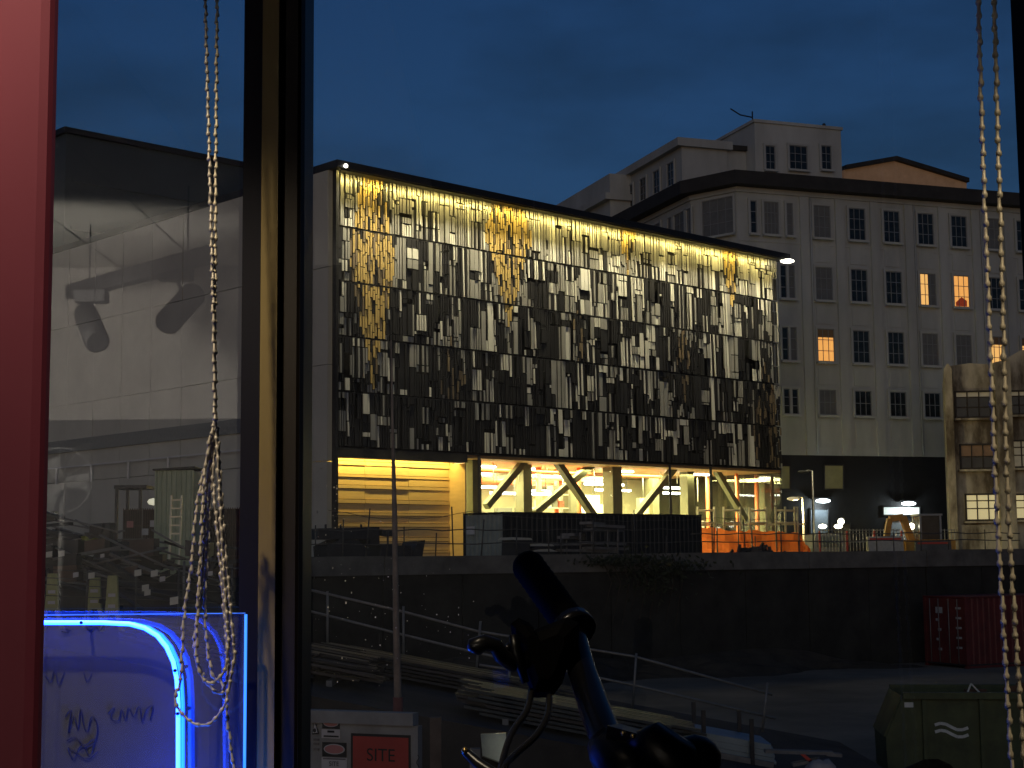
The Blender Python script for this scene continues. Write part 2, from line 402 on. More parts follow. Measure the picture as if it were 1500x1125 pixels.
# --- recessed board wall at the left of the ground floor
sr, _ = fpx(684, 700); RC = -1.3
soff = mat('soffit_dark', (0.03, 0.028, 0.025), 0.8, var=.2)
b = MB(); b.prism([S(0.0, ZB-0.42, 0.06), S(sr, ZB-0.42, 0.06), S(sr, ZB-.42, -0.55), S(0, ZB-.42, -.55)], (0, 0, 0.40)); b.build('fascia', soff, sb)
b = MB(); b.prism([S(0, ZB-0.05, -0.56), S(sr, ZB-.05, -.56), S(sr, ZB-.05, -3), S(0, ZB-.05, -3)], (0, 0, 0.04)); b.build('soffit', soff, sb)
board = mat('ribbed_board', (0.62, 0.47, 0.25), 0.55, var=0.10, scale=1.2, stretch=(1, 1, 5))
z = TER; k = 0; hs = (0.50, 0.17, 0.36, 0.14, 0.42, 0.2)
while z < ZB-0.25:
    h = min(hs[k % 6], ZB-0.2-z)
    for (a, e) in ((0.02, sr*.36), (sr*.36+.02, sr*.68), (sr*.68+.02, sr-.02)):
        j = random.uniform(0, .03) + (0.05 if k % 2 else 0); b = MB(); b.prism([S(a, z+.012, RC+j), S(e, z+.012, RC+j), S(e, z+.012, RC-.1), S(a, z+.012, RC-.1)], (0, 0, h-.024)); b.build('wall_board', board, sb)
    z += h; k += 1
b = MB(); b.prism([S(0, TER, RC-.12), S(sr, TER, RC-.12), S(sr, TER, RC-.3), S(0, TER, RC-.3)], (0, 0, ZB-TER-.1)); b.build('recess_back', soff, sb)
b = MB(); b.prism([S(sr-.03, TER, -.1), S(sr+.04, TER, -.1), S(sr+.04, TER, RC-.1), S(sr-.03, TER, RC-.1)], (0, 0, ZB-TER-.45)); b.build('jamb', board, sb)
for k in range(2):
    s0, s1 = k*sr/2+.05, (k+1)*sr/2-.05
    lamp('recess_lamp', 'AREA', S((s0+s1)/2, ZB-0.16, -0.85), 140, (1.0, 0.72, 0.16), sb, target=S((s0+s1)/2, ZB-3.2, RC), size=s1-s0, sizey=.06, xdir=D)
# --- glazed hall
sg = sr + 0.05; HD = 11.0
pale = mat('hall_wall', (0.62, 0.58, 0.42), 0.8, var=.12, scale=0.5)
wood = mat('hall_ceiling', (0.42, 0.24, 0.10), 0.6, var=.15, scale=1.5)
hfloor = mat('hall_floor', (0.38, 0.36, 0.3), 0.5, var=.2)
b = MB(); b.prism([S(sg, TER+.02, -0.05), S(L-.02, TER+.02, -.05), S(L-.02, TER+.02, -HD), S(sg, TER+.02, -HD)], (0, 0, 0.25)); b.build('hall_floor', hfloor, sb)
b = MB(); b.prism([S(sg, ZB-.18, -0.05), S(L-.02, ZB-.18, -.05), S(L-.02, ZB-.18, -HD), S(sg, ZB-.18, -HD)], (0, 0, 0.14)); b.build('hall_ceiling', wood, sb)
b = MB(); b.prism([S(sg, TER+.28, -HD+.25), S(L-.02, TER+.28, -HD+.25), S(L-.02, TER+.28, -HD), S(sg, TER+.28, -HD)], (0, 0, ZB-TER-.5)); b.build('hall_back_wall', pale, sb)
b = MB(); b.prism([S(sg, TER+.28, -1.2), S(sg+.2, TER+.28, -1.2), S(sg+.2, TER+.28, -HD+.26), S(sg, TER+.28, -HD+.26)], (0, 0, ZB-TER-.5)); b.build('hall_side_wall', pale, sb)
pane_m = glass('station_glass', 0.06)
cuts = [sg, fpx(701, 700)[0], fpx(981, 720)[0], fpx(1041, 720)[0], L]
mids = [cuts[0], cuts[1], cuts[1]+(cuts[2]-cuts[1])/3, cuts[1]+2*(cuts[2]-cuts[1])/3, cuts[2], cuts[3], (cuts[3]+cuts[4])/2, cuts[4]]
for a, e in zip(mids[:-1], mids[1:]):
    b = MB(); b.prism([S(a+.02, TER+.28, 0.0), S(e-.02, TER+.28, 0.0), S(e-.02, ZB-.1, 0), S(a+.02, ZB-.1, 0)], -N*0.02); b.build('glass_pane', pane_m, sb)
for c in cuts[1:4]:
    b = MB(); b.bar(S(c, TER+.28, .04), S(c, ZB-.05, .04), 0.12, .14); b.build('mullion', black, sb)
b = MB(); b.prism([S(L-.04, TER+.28, -0.1), S(L-.04, TER+.28, -HD), S(L-.04, ZB-.2, -HD), S(L-.04, ZB-.2, -.1)], D*0.02); b.build('glass_pane', pane_m, sb)
brace = mat('brace_concrete', (0.15, 0.14, 0.09), 0.7, var=.2, scale=2)
def hall_pt(px, py, back):
    return on_plane(px, py, A - N*back, N)
for (x0, y0, x1, y1, back, w) in ((778, 664, 712, 742, 1.6, .55), (806, 662, 875, 764, 1.5, .6), (868, 680, 783, 752, 2.3, .5), (992, 680, 925, 764, 1.6, .55), (1046, 684, 1092, 762, 1.8, .5)):
    b = MB(); b.bar(hall_pt(x0, y0, back), hall_pt(x1, y1, back), w*.62, .34, up=N); b.build('brace', brace, sb)
for (x, back, w) in ((693, 1.2, .6), (767, 2.6, .62), (897, 1.8, .75), (1006, 2.6, .6), (1118, 2.4, .6), (835, 6.5, .6), (955, 7, .6)):
    p = hall_pt(x, 700, back); b = MB(); b.obox((p.x, p.y, (TER+.28+ZB-.19)/2), D*w/2, N*w/2, Z*(ZB-.19-TER-.28)/2); b.build('column', brace, sb)
pipe = mat('orange_pipe', (0.75, 0.20, 0.08), 0.5, var=.1)
for (x, back, r) in ((789, 4, .16), (815, 5, .13), (848, 3, .12), (1079, 2.0, .10), (1108, 2.2, .14), (1036, 4.5, .12)):
    p = hall_pt(x, 700, back); b = MB(); b.tube([(p.x, p.y, TER+.28), (p.x, p.y, ZB-.19)], r, 8); b.build('riser_pipe', pipe, sb)
tube_m = mat('tube_white', (1, 1, 1), .5, var=0, emit=(0.95, 1.0, 0.86), estr=14)
for (sa, sl_, back, dz) in ((sg+1.0, 4.2, 5.2, -.9), (sg+3.8, 4.6, 6.8, -1.0), (sg+4.5, 4.5, 3.2, -1.5), (sg+8.8, 3.0, 5.5, -1.2), (sg+12.5, 3.2, 4.0, -.8), (sg+15.5, 3, 6, -1.0), (sg+18.2, 2.6, 3.5, -.9), (sg+21, 2.2, 5.5, -1.1)):
    if sa+sl_ > L-.3: sl_ = L-.3-sa
    if sl_ < .5: continue
    b = MB(); b.bar(S(sa, ZB-.2+dz, -back), S(sa+sl_, ZB-.2+dz, -back), 0.12, 0.14); t_ = b.build('tube_lamp', tube_m, sb)
    b = MB()
    for q_ in (0.1, 0.9): b.tube([S(sa+sl_*q_, ZB-.2+dz+.06, -back), S(sa+sl_*q_, ZB-.18, -back)], .015, 4)
    b.build('hanger', dsteel, t_)
for k in range(4):
    s_ = sg + 3 + k*6.2
    lamp('hall_lamp', 'AREA', S(s_, ZB-.35, -4.5), 2100, (0.97, 0.95, 0.38), sb, target=S(s_, 0, -4.5), size=4.5, sizey=5.0, xdir=D)
# services hung under the hall ceiling
hcol0 = mat('cable_white', (.7, .7, .62), .6, var=.05)
duct_m = mat('duct_steel', (.45, .46, .42), .45, .4, var=.15)
rh = random.Random(8)
for k in range(5):
    bk_ = 2.6+k*1.5; z_ = ZB-.55-.18*(k % 3); a_ = sg+.6+rh.uniform(0, 5); e_ = min(L-.6, a_+rh.uniform(9, 16))
    b = MB(); b.tube([S(a_, z_, -bk_), S(e_, z_, -bk_)], .09+.06*(k % 3), 10); b.build('duct', duct_m if k % 2 else pipe, sb)
for k in range(16):
    s_ = sg+1+k*1.5; bk_ = rh.uniform(2, 7); 
    if s_ > L-.6: break
    b = MB(); b.tube([S(s_, ZB-.19, -bk_), S(s_, ZB-.19-rh.uniform(.6, 2.0), -bk_)], .025, 5); b.build('drop_cable', hcol0 if k % 3 == 0 else duct_m, sb)
for k in range(7):
    s_ = sg+1.2+k*3.4; bk_ = rh.uniform(3, 8)
    if s_ > L-2: break
    b = MB(); b.bar(S(s_, ZB-.24, -bk_), S(s_+1.3, ZB-.24, -bk_), .08, .3); b.build('ceiling_panel_light', tube_m, sb)
# things inside the hall
hcol = [mat('hall_yellow', (0.75, 0.66, 0.36), .6, var=.1), mat('hall_white', (0.75, 0.74, 0.68), .6, var=.1), mat('hall_grey', (0.16, 0.17, 0.16), .6, var=.1), mat('hall_red', (0.6, 0.13, 0.08), .6, var=.1)]
b = MB(); fl = TER+.28
for (sa, sw, back, h, mi) in ((1.5, 1.2, 5.5, 3.2, 2), (3.6, .9, 7, 3.4, 0), (5.6, 1.4, 8, 3.6, 0), (7.6, 1.1, 6, 3.2, 2), (10.6, 1.8, 7.5, 3.3, 2), (13.5, 3.4, 7, 4.1, 1), (17.5, 1.4, 8, 3.6, 1), (20.5, 1.6, 7, 4.0, 0), (23, 1.2, 5, 2.6, 1)):
    if sg+sa+sw > L-.3: continue
    b = MB(); b.prism([S(sg+sa, fl, -back), S(sg+sa+sw, fl, -back), S(sg+sa+sw, fl, -back-.3), S(sg+sa, fl, -back-.3)], (0, 0, h)); b.build('partition', hcol[mi], sb)
rk = thing('shelf_scaffold', 'cluttered metal shelf scaffold inside the bright glazed hall', 'shelf', S(sg+10.3, fl, -4.6))
b = MB()
for ds in (0, 2.2):
    for db in (0, .9): b.bar(S(sg+9.2+ds, fl, -4.2-db), S(sg+9.2+ds, fl+4.3, -4.2-db), .07, .07)
b.build('uprights', hcol[2], rk)
for k in range(5):
    b = MB(); b.prism([S(sg+9.2, fl+.9+k*.75, -4.2), S(sg+11.4, fl+.9+k*.75, -4.2), S(sg+11.4, fl+.9+k*.75, -5.1), S(sg+9.2, fl+.9+k*.75, -5.1)], (0, 0, .06)); sh = b.build('shelf', hcol[1], rk)
    b = MB()
    for q_ in range(4):
        s_ = sg+9.35+q_*.5; hh = random.uniform(.15, .5); b.prism([S(s_, fl+.962+k*.75, -4.4), S(s_+.35, fl+.962+k*.75, -4.4), S(s_+.35, fl+.962+k*.75, -4.9), S(s_, fl+.962+k*.75, -4.9)], (0, 0, hh), mi=q_ % 4)
    b.build('stored_boxes', hcol, sh)
# ================================================================== OFFICE BUILDING (white, behind)
OU = Vector((0.942, 0.335, 0)).normalized(); OV = Vector((-0.335, 0.942, 0)).normalized()
OC = Vector((15.56, 104.04, 0))
ZC = on_plane(1088, 274, OC, OV).z; ZC1 = on_plane(1083, 248, OC-OV*1.0, OV).z      # underside and top of the cornice
ZD = on_plane(1200, 667, OC, OV).z                                                     # top of the dark base
cd_ = Vector((-0.736, 0.677, 0)).normalized()
OD = None
for k in range(400):
    p = OC + cd_*k*0.05
    if 750 + F*p.x/p.y*1.0 <= 1019: OD = p; break
OE = OD + OV*34
ob = thing('office_building', 'tall white rendered office block with dark projecting cornice and gridded steel windows', 'building', (OC.x, OC.y, TER))
UL = 44.0
def O(u, z, v=0.0): return OC + OU*u + OV*v + Z*z
foot = [OC, O(UL, 0), O(UL, 0, 36), OE + OU*6 - Z*0, OE, OD]
b = MB(); b.prism([p + Z*ZD for p in foot], (0, 0, ZC-ZD+0.3)); b.build('wall', white_paint, ob)
dbase = mat('base_dark', (0.016, 0.016, 0.016), 0.6, var=.3, scale=1)
b = MB(); b.prism([p + Z*TER for p in foot], (0, 0, ZD-TER-.003)); b.build('dark_base', dbase, ob)
def offs(pts, d):         # push outwards roughly
    c = sum(pts, Vector())/len(pts); out = []
    n = len(pts)
    for i, p in enumerate(pts):
        a = (p-pts[i-1]).normalized(); e = (pts[(i+1) % n]-p).normalized()
        na = Vector((a.y, -a.x, 0)); ne = Vector((e.y, -e.x, 0)); bis = (na+ne); bis = bis/max(.5, bis.length**2/2)
        out.append(p + bis*d)
    return out
corn = mat('cornice_dark', (0.035, 0.035, 0.033), 0.8, var=.3, scale=1.2)
fo = offs(foot, 0.9)
b = MB(); b.prism([p + Z*(ZC+.02) for p in fo], (0, 0, ZC1-ZC-.02)); b.build('cornice', corn, ob)
b = MB(); b.prism([p + Z*(ZC-.35) for p in offs(foot, .12)], (0, 0, .34)); b.build('frieze', white_paint, ob)
muntin = mat('window_steel', (0.24, 0.26, 0.27), 0.6, var=.1)
dglass = mat('window_dark', (0.020, 0.028, 0.032), 0.15, var=0.8, scale=1.2)
bglass = mat('window_blind', (0.16, 0.17, 0.165), 0.5, var=.2, scale=1)
lit1 = mat('window_lit', (0.8, 0.5, 0.2), .6, var=0.25, scale=1.0, emit=(1.0, 0.44, 0.10), estr=0.85)
lit2 = mat('window_lit_pale', (0.8, 0.6, 0.3), .6, var=0, emit=(1.0, 0.52, 0.14), estr=0.9)
rot_o = math.atan2(OU.y, OU.x)
reveal = mat('reveal_paint', (0.30, 0.30, 0.29), .85, var=.1)
def win_mesh(w, h, nx, ny, sash=None):          # local: x along wall, y inwards, z up from sill
    g = MB(); g.box((-w/2, 0.0, 0), (w/2, 0.04, h))
    f = MB(); t = 0.06
    f.box((-w/2, -.05, 0), (-w/2+t, -.003, h)); f.box((w/2-t, -.05, 0), (w/2, -.003, h))
    f.box((-w/2+t, -.05, 0), (w/2-t, -.003, t)); f.box((-w/2+t, -.05, h-t), (w/2-t, -.003, h))
    for k in range(1, nx): f.box((-w/2+w*k/nx-.022, -.035, t), (-w/2+w*k/nx+.022, -.004, h-t))
    for k in range(1, ny): f.box((-w/2+t, -.032, h*k/ny-.022), (w/2-t, -.005, h*k/ny+.022))
    s_ = MB(); s_.box((-w/2-.12, -.30, -.16), (w/2+.12, -.003, -.01)); 
    r_ = MB()          # projecting surround
    r_.box((-w/2-.16, -.10, -.01), (-w/2-.003, .02, h+.16)); r_.box((w/2+.003, -.10, -.01), (w/2+.16, .02, h+.16)); r_.box((-w/2-.002, -.10, h+.003), (w/2+.002, .02, h+.16))
    return g, mesh_of(f, 'frame', muntin), mesh_of(s_, 'sill', white_paint), mesh_of(r_, 'surround', white_paint)
def add_win(parent, base, rot, W, gm, name='window'):
    o = piece(name, gm, parent, base, rot)
    for nm, me in (('frame', W[1]), ('sill', W[2]), ('surround', W[3])):
        c = bpy.data.objects.new(nm, me); C.objects.link(c); c.parent = o
    return o
bay = [1206, 1257.5, 1306.5, 1354, 1404, 1455, 1500]
ubay = [(on_plane(x, 420, OC, OV)-OC).dot(OU) for x in bay]
bw = sum(ubay[k+1]-ubay[k] for k in range(5))/5; ubay = [ubay[0]+k*bw for k in range(9)]
rowz = []
for (y0, y1) in ((302, 349), (392, 440), (482, 530), (571, 608)):
    a = on_plane(1206, y1, OC, OV); e = on_plane(1206, y0, OC, OV); rowz.append((a.z, e.z))
WW = 1.34
for r_i, (z0, z1) in enumerate(rowz):
    h = z1-z0
    W = win_mesh(WW, h, 3, 3 if r_i < 3 else 2)
    gms = {k_: mesh_of(W[0], 'pane', m_) for k_, m_ in (('d', dglass), ('b', bglass), ('l', lit1), ('p', lit2))}
    types = ('bddddbddd', 'bddpldddd', 'lddbbppdd', 'bdddddddd')[r_i]
    for k_, u in enumerate(ubay):
        o = add_win(ob, O(u, z0, -.06), rot_o, W, gms[types[k_]])
        if types[k_] in 'lp' and r_i < 3:
            c = MB()
            if r_i == 1 and k_ == 3: c.box((0.03, -.012, .05), (WW/2-.05, -.006, h-.05)); mm = bglass
            elif r_i == 1: c.prism([(-.5, -.012, .08), (.45, -.012, .08), (.45, -.012, .5), (.0, -.012, .75), (-.5, -.012, .35)], (0, .005, 0)); mm = mat('curtain_red', (0.5, 0.08, 0.04), .7, var=.2, emit=(0.8, .1, .03), estr=.15)
            else: c.box((-WW/2+.06, -.012, h*.74), (WW/2-.06, -.006, h-.06)); mm = mat('blind_brown', (0.25, 0.16, 0.08), .8, var=.2)
            co = bpy.data.objects.new('curtain', mesh_of(c, 'curtain', mm)); C.objects.link(co); co.parent = o
    Wn = win_mesh(0.5, h, 1, 3); gn = mesh_of(Wn[0], 'pane', bglass); gd = mesh_of(Wn[0], 'pane', dglass)
    if r_i == 0:
        Wm = win_mesh(1.15, h, 4, 3); gmm = mesh_of(Wm[0], 'pane', bglass)
        for x, w_, gg in ((1103, Wn, gd), (1129, Wm, gmm), (1156, Wn, gn)):
            u = (on_plane(x, 330, OC, OV)-OC).dot(OU); add_win(ob, O(u, z0, -.06), rot_o, w_, gg)
    else:
        for x in (1147, 1159): 
            u = (on_plane(x, 430, OC, OV)-OC).dot(OU); add_win(ob, O(u, z0, -.06), rot_o, Wn, gd if r_i > 2 or x < 1150 else gn)
# pilasters between the bays and sunken apron panels
for k_ in range(9):
    for du in (-.5,):
        u = ubay[k_]+du*bw; b = MB(); b.prism([O(u-.34, ZD+.02, -.16), O(u+.34, ZD+.02, -.16), O(u+.34, ZD+.02, -.003), O(u-.34, ZD+.02, -.003)], (0, 0, ZC-ZD-.4)); b.build('pilaster', white_paint, ob)
    tops = [rowz[1][1], rowz[2][1], rowz[3][1]]; lows = [rowz[0][0], rowz[1][0], rowz[2][0]]
    for z0, z1 in list(zip(tops, lows)) + [(ZD+.2, rowz[3][0])]:
        if z1-z0 > 1: 
            b = MB(); b.prism([O(ubay[k_]-.62, z0+.35, -.055), O(ubay[k_]+.62, z0+.35, -.055), O(ubay[k_]+.62, z1-.45, -.055), O(ubay[k_]-.62, z1-.45, -.055)], OV*.05); b.build('apron_panel', white_paint, ob)
b = MB(); b.prism([O(0.02, rowz[0][0]-.55, -.05), O(UL, rowz[0][0]-.55, -.05), O(UL, rowz[0][0]-.55, -.004), O(0.02, rowz[0][0]-.55, -.004)], (0, 0, .10)); b.build('string_course', white_paint, ob)
for u in (ubay[0]-bw*.5+.5, ubay[2]+bw*.5+.46, ubay[5]-bw*.5+.5):
    b = MB(); b.tube([O(u, ZD+.1, -.12), O(u, ZC-.4, -.12)], .06, 6); b.build('downpipe', white_paint, ob)
# chamfer and left face windows
z0, z1 = rowz[0]; cn = Vector((-cd_.y, cd_.x, 0)); cn = cn if cn.y < 0 else -cn
Wc = win_mesh(2.6, z1-z0+.3, 4, 3); gc = mesh_of(Wc[0], 'pane', bglass)
mid = on_plane(1053, 335, OC, cn); add_win(ob, Vector((mid.x, mid.y, z0)) + cn*.06, math.atan2(-cd_.y, -cd_.x), Wc, gc)
ln = -OU
for x, w_ in ((1010, .6), (997, 1.4), (984, .6), (960, 1.4), (948, .6)):
    p = on_plane(x, 330, OD, OU); Wl = win_mesh(w_*1.5, z1-z0, 2, 3); gl_ = mesh_of(Wl[0], 'pane', bglass)
    add_win(ob, Vector((p.x, p.y, z0)) + ln*.06, math.atan2(-OV.y, -OV.x), Wl, gl_)
# penthouse blocks
def block(px0, px1, pyt, v, depth, name, mt, zbase=None, ref=None):
    u0 = (on_plane(px0, pyt, OC+OV*v, OV)-OC).dot(OU); u1 = (on_plane(px1, pyt, OC+OV*v, OV)-OC).dot(OU)
    zt = on_plane((px0 if ref is None else ref), pyt, OC+OV*v, OV).z
    b = MB(); b.prism([O(u0, ZC1-.2, v), O(u1, ZC1-.2, v), O(u1, ZC1-.2, v+depth), O(u0, ZC1-.2, v+depth)], (0, 0, zt-ZC1+.2)); b.build(name, mt, ob)
    return u0, u1, zt
u0, u1, zt = block(1105, 1231, 179, 5, 9, 'roof_tower', white_paint)
b = MB(); b.prism([O(u0-.12, zt, 4.88), O(u1+.12, zt, 4.88), O(u1+.12, zt, 14.1), O(u0-.12, zt, 14.1)], (0, 0, .22)); b.build('tower_coping', white_paint, ob)
for x, w_ in ((1128, .8), (1169, 1.5), (1210, .85)):
    pb = on_plane(x, 249, OC+OV*5, OV); ptp = on_plane(x, 214, OC+OV*5, OV); Wt = win_mesh(w_, ptp.z-pb.z, 2 if w_ < 1 else 3, 3)
    add_win(ob, pb - OV*.06, rot_o, Wt, mesh_of(Wt[0], 'pane', dglass))
b = MB(); pa = O(u0+.4, zt+.22, 6)
b.tube([pa, pa+Z*.9], .05, 6); b.tube([pa+Z*.45, pa+Z*.55-OU*1.0, pa+Z*.95-OU*1.8], .05, 6); b.build('roof_aerial', black, ob)
b = MB(); pa = O(u1-.8, zt+.22, 6); b.tube([pa, pa+Z*.35], .09, 6); b.ball(pa+Z*.4, .14, 8); b.build('roof_vent', dsteel, ob)
# left wing roof block (link) seen between the two towers
zl = on_plane(1040, 232, OC+OV*9, OV).z
b = MB(); q0 = OD+OU*2.5+OV*3; b.prism([q0+Z*(ZC1-.2), q0+OU*8+Z*(ZC1-.2), q0+OU*8+OV*9+Z*(ZC1-.2), q0+OV*9+Z*(ZC1-.2)], (0, 0, zl-ZC1+.2)); b.build('roof_link', white_paint, ob)
b = MB(); b.prism([q0-OU*.4-OV*.3+Z*zl, q0+OU*8.2-OV*.3+Z*zl, q0+OU*8.2+OV*9+Z*zl, q0-OU*.4+OV*9+Z*zl], (0, 0, .35)); b.build('link_roof', corn, ob)
Wk = win_mesh(.9, 1.5, 1, 2); gk = mesh_of(Wk[0], 'pane', dglass)
for k_ in range(3): add_win(ob, q0 + OV*(1.6+k_*2.4) + Z*(ZC1+.75) - OU*.06, math.atan2(-OV.y, -OV.x), Wk, gk)
# classical blocks over the left face
def lface(px, py, uo): 
    p = on_plane(px, py, OD+OU*uo, OU); return (p-OD).dot(OV), p.z
va, zta = lface(998, 203, .8); vb, _ = lface(893, 260, .8)
va = min(va, vb-8)
def LB(v0, v1, zt_, u0_, u1_, name, z0_=None):
    b = MB(); zz = ZC1-.3 if z0_ is None else z0_
    b.prism([OD+OU*u0_+OV*v0+Z*zz, OD+OU*u1_+OV*v0+Z*zz, OD+OU*u1_+OV*v1+Z*zz, OD+OU*u0_+OV*v1+Z*zz], (0, 0, zt_-zz)); return b.build(name, white_paint, ob)
LB(va, vb, zta-.6, .8, 4.5, 'roof_gallery'); LB(va-.35, vb+.3, zta, .35, 4.8, 'gallery_cornice', zta-.6)
n_w = 5
for k_ in range(n_w):
    v = va + (vb-va)*(k_+.7)/(n_w+.4); Wg = win_mesh(1.1, (zta-ZC1)*.45, 2, 3) if k_ == 0 else Wg
    if k_ == 0: gg = mesh_of(Wg[0], 'pane', dglass)
    add_win(ob, OD + OU*.74 + OV*v + Z*(ZC1+(zta-ZC1)*.2), math.atan2(-OV.y, -OV.x), Wg, gg)
vc, ztc = lface(893, 254, -1.0); vd, _ = lface(812, 300, -1.0)
LB(vc, vd+20, ztc, -1.0, 6, 'roof_wing', TER); LB(vc-.3, vd+20, ztc-1.6, -1.5, 6.2, 'wing_cornice', ztc-2.1)
Wx = win_mesh(1.5, 1.8, 2, 2); add_win(ob, OD - OU*1.06 + OV*(vc+5) + Z*(ztc-5.2), math.atan2(-OV.y, -OV.x), Wx, mesh_of(Wx[0], 'pane', dglass))
# gable roof right of the tower, warm light put into colour and emission
vg = 13; pts = [on_plane(x, y, OC+OV*vg, OV) for x, y in ((1236, 272), (1236, 249), (1310, 236), (1416, 268), (1416, 290))]
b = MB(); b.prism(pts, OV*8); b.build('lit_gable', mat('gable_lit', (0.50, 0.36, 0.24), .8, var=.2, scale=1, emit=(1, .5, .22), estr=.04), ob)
b = MB()
for a, e in ((pts[1], pts[2]), (pts[2], pts[3])): b.prism([a-OV*.4, e-OV*.4, e-OV*.4+Z*.35, a-OV*.4+Z*.35], OV*9)
b.build('gable_roof', corn, ob)
# base: dim window, lit porch, wall lamps
def base_win(x0, y0, x1, y1, m_, name):
    pts = [on_plane(x, y, OC-OV*.03, OV) for x, y in ((x0, y1), (x1, y1), (x1, y0), (x0, y0))]
    b = MB(); b.prism(pts, OV*.025); o = b.build(name, m_, ob)
    f = MB()
    for k_ in range(4): f.bar(pts[k_]-OV*.05, pts[(k_+1) % 4]-OV*.05, .12, .08)
    f.build('frame', dsteel, o); return o
dimw = mat('window_dim', (0.20, 0.19, 0.09), .6, var=.25, scale=1.2, emit=(.8, .72, .3), estr=.03)
base_win(1207, 681, 1235, 717, dimw, 'window'); base_win(1143, 682, 1157, 717, dimw, 'window')
base_win(1293, 742, 1347, 755, mat('porch_sign', (.8, .85, .82), .5, var=0, emit=(.85, 1, .92), estr=.75), 'lit_panel')
base_win(1186, 745, 1213, 800, mat('door_blue', (.25, .3, .34), .5, var=.2), 'door')
base_win(1300, 762, 1345, 800, mat('door_grey', (.34, .38, .40), .5, var=.15), 'door')
base_win(1218, 766, 1245, 800, mat('shop_pane', (.12, .1, .07), .3, var=.3), 'window')
cool = mat('lamp_cool', (1, 1, 1), .5, var=0, emit=(.82, .95, 1.0), estr=9)
for i_, (x, y, en) in enumerate(((1200, 734, 70), (1325, 738, 60))):
    p = on_plane(x, y, OC, OV) - OV*.5; nm = ('over the blue door', 'over the bright porch panel')[i_]
    t = thing('wall_lamp', 'cool white bulkhead lamp on dark wall '+nm, 'lamp', p, 'lamps on the dark office base')
    b = MB(); b.ball(p, .26, 10, sq=(2.0, 1, .55)); b.build('diffuser', cool, t)
    b = MB(); b.prism([p+OU*-.7+Z*.14, p+OU*.7+Z*.14, p+OU*.7+Z*.14+OV*.49, p-OU*.7+Z*.14+OV*.49], (0, 0, .09)); b.build('hood', dsteel, t)
    lamp('wall_lamp_light', 'POINT', p-Z*.35-OV*.35, en, (.8, .93, 1.0), t, radius=.15)
# ================================================================== DARK TOWER far left
p = at(97, 195, 130); TU = D; TN = -N
dt = thing('dark_tower_block', 'unlit blue-black tower block rising behind the pale flank wall', 'building', (p.x, p.y, TER))
dk = mat('tower_dark', (0.045, 0.065, 0.075), .6, var=.12, scale=.2)
b = MB(); P0 = Vector((p.x, p.y, TER)); b.prism([P0, P0+TU*30, P0+TU*30-N*14, P0-N*14], (0, 0, p.z-TER)); b.build('wall', dk, dt)
b = MB(); P1 = Vector((p.x, p.y, p.z)); b.prism([P1+N*.3-TU*.3, P1+TU*30+N*.3, P1+TU*30-N*14, P1-N*14-TU*.3], (0, 0, .5)); b.build('roof_edge', black, dt)
for k in range(5):
    b = MB(); z_ = p.z-4-k*4.2; b.prism([Vector((p.x, p.y, z_))+N*.05+TU*1.2, Vector((p.x, p.y, z_))+N*.05+TU*29], (0, 0, 1)) if False else b.bar(Vector((p.x, p.y, z_))+N*.06+TU*.6, Vector((p.x, p.y, z_))+N*.06+TU*29, .30, .12); b.build('ledge', dk, dt)
# ================================================================== OLD CONCRETE BUILDING (right)
HU = Vector((0.996, -0.09, 0)).normalized(); HN = Vector((-0.09, -0.996, 0)).normalized()
h0 = at(1404, 800, 92); HP = Vector((h0.x, h0.y, TER))
hb = thing('old_concrete_building', 'weathered stained concrete building with lit gridded windows and crumbling parapet', 'building', HP)
stained = mat('stained_warm_lit_concrete', (0.50, 0.45, 0.31), 0.9, var=0.3, scale=0.55, bump=.3, stain=(0.14, 0.11, 0.065), stretch=(1, 1, .35))  # real stains; warm lamplight on the front put into the base colour
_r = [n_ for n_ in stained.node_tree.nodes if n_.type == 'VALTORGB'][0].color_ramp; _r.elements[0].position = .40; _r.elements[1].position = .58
def Hp(px, py, out=0.0): return on_plane(px, py, HP + HN*out, HN)
zr = Hp(1404, 532).z
l0 = Hp(1386, 600); 
def hs(px): return (Hp(px, 650)-HP).dot(HU)
def H(s_, z_, out=0.0): return HP + HU*s_ + HN*out + Z*(z_-TER)
b = MB(); xs = [0, 1.2, 2.4, 3.0, 4.2, 5.5, 7, 9, 12]; tops = [zr-.1, zr+.05, zr-.05, zr+.1, zr+.75, zr+.95, zr+1.0, zr+1.1, zr+1.1]
poly = [H(0, TER, -.5)] + [H(12, TER, -.5)] + [H(x, t_, -.5) for x, t_ in zip(xs[::-1], tops[::-1])]
HB = Vector((math.sin(R(15)), math.cos(R(15)), 0))
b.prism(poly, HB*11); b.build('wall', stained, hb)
# chunky end pier
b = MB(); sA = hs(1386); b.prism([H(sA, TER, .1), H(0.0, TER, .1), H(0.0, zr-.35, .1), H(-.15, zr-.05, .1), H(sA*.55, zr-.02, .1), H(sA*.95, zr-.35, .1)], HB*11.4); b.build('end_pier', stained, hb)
sP = hs(1461); 
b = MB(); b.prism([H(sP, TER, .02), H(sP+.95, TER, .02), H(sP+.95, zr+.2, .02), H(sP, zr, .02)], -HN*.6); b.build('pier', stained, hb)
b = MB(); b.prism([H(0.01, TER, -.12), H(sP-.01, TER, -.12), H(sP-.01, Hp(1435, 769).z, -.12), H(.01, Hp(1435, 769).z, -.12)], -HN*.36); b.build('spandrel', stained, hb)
paneY = mat('old_pane_lit', (0.8, 0.72, 0.42), .6, var=.12, scale=1.2, emit=(1, .84, .42), estr=.42)
paneD = mat('old_pane_dark', (0.035, 0.04, 0.03), .3, var=.5, scale=1.5)
paneB = mat('old_pane_brown', (0.20, 0.12, 0.06), .5, var=.4, scale=1.5, emit=(.9, .5, .2), estr=.03)
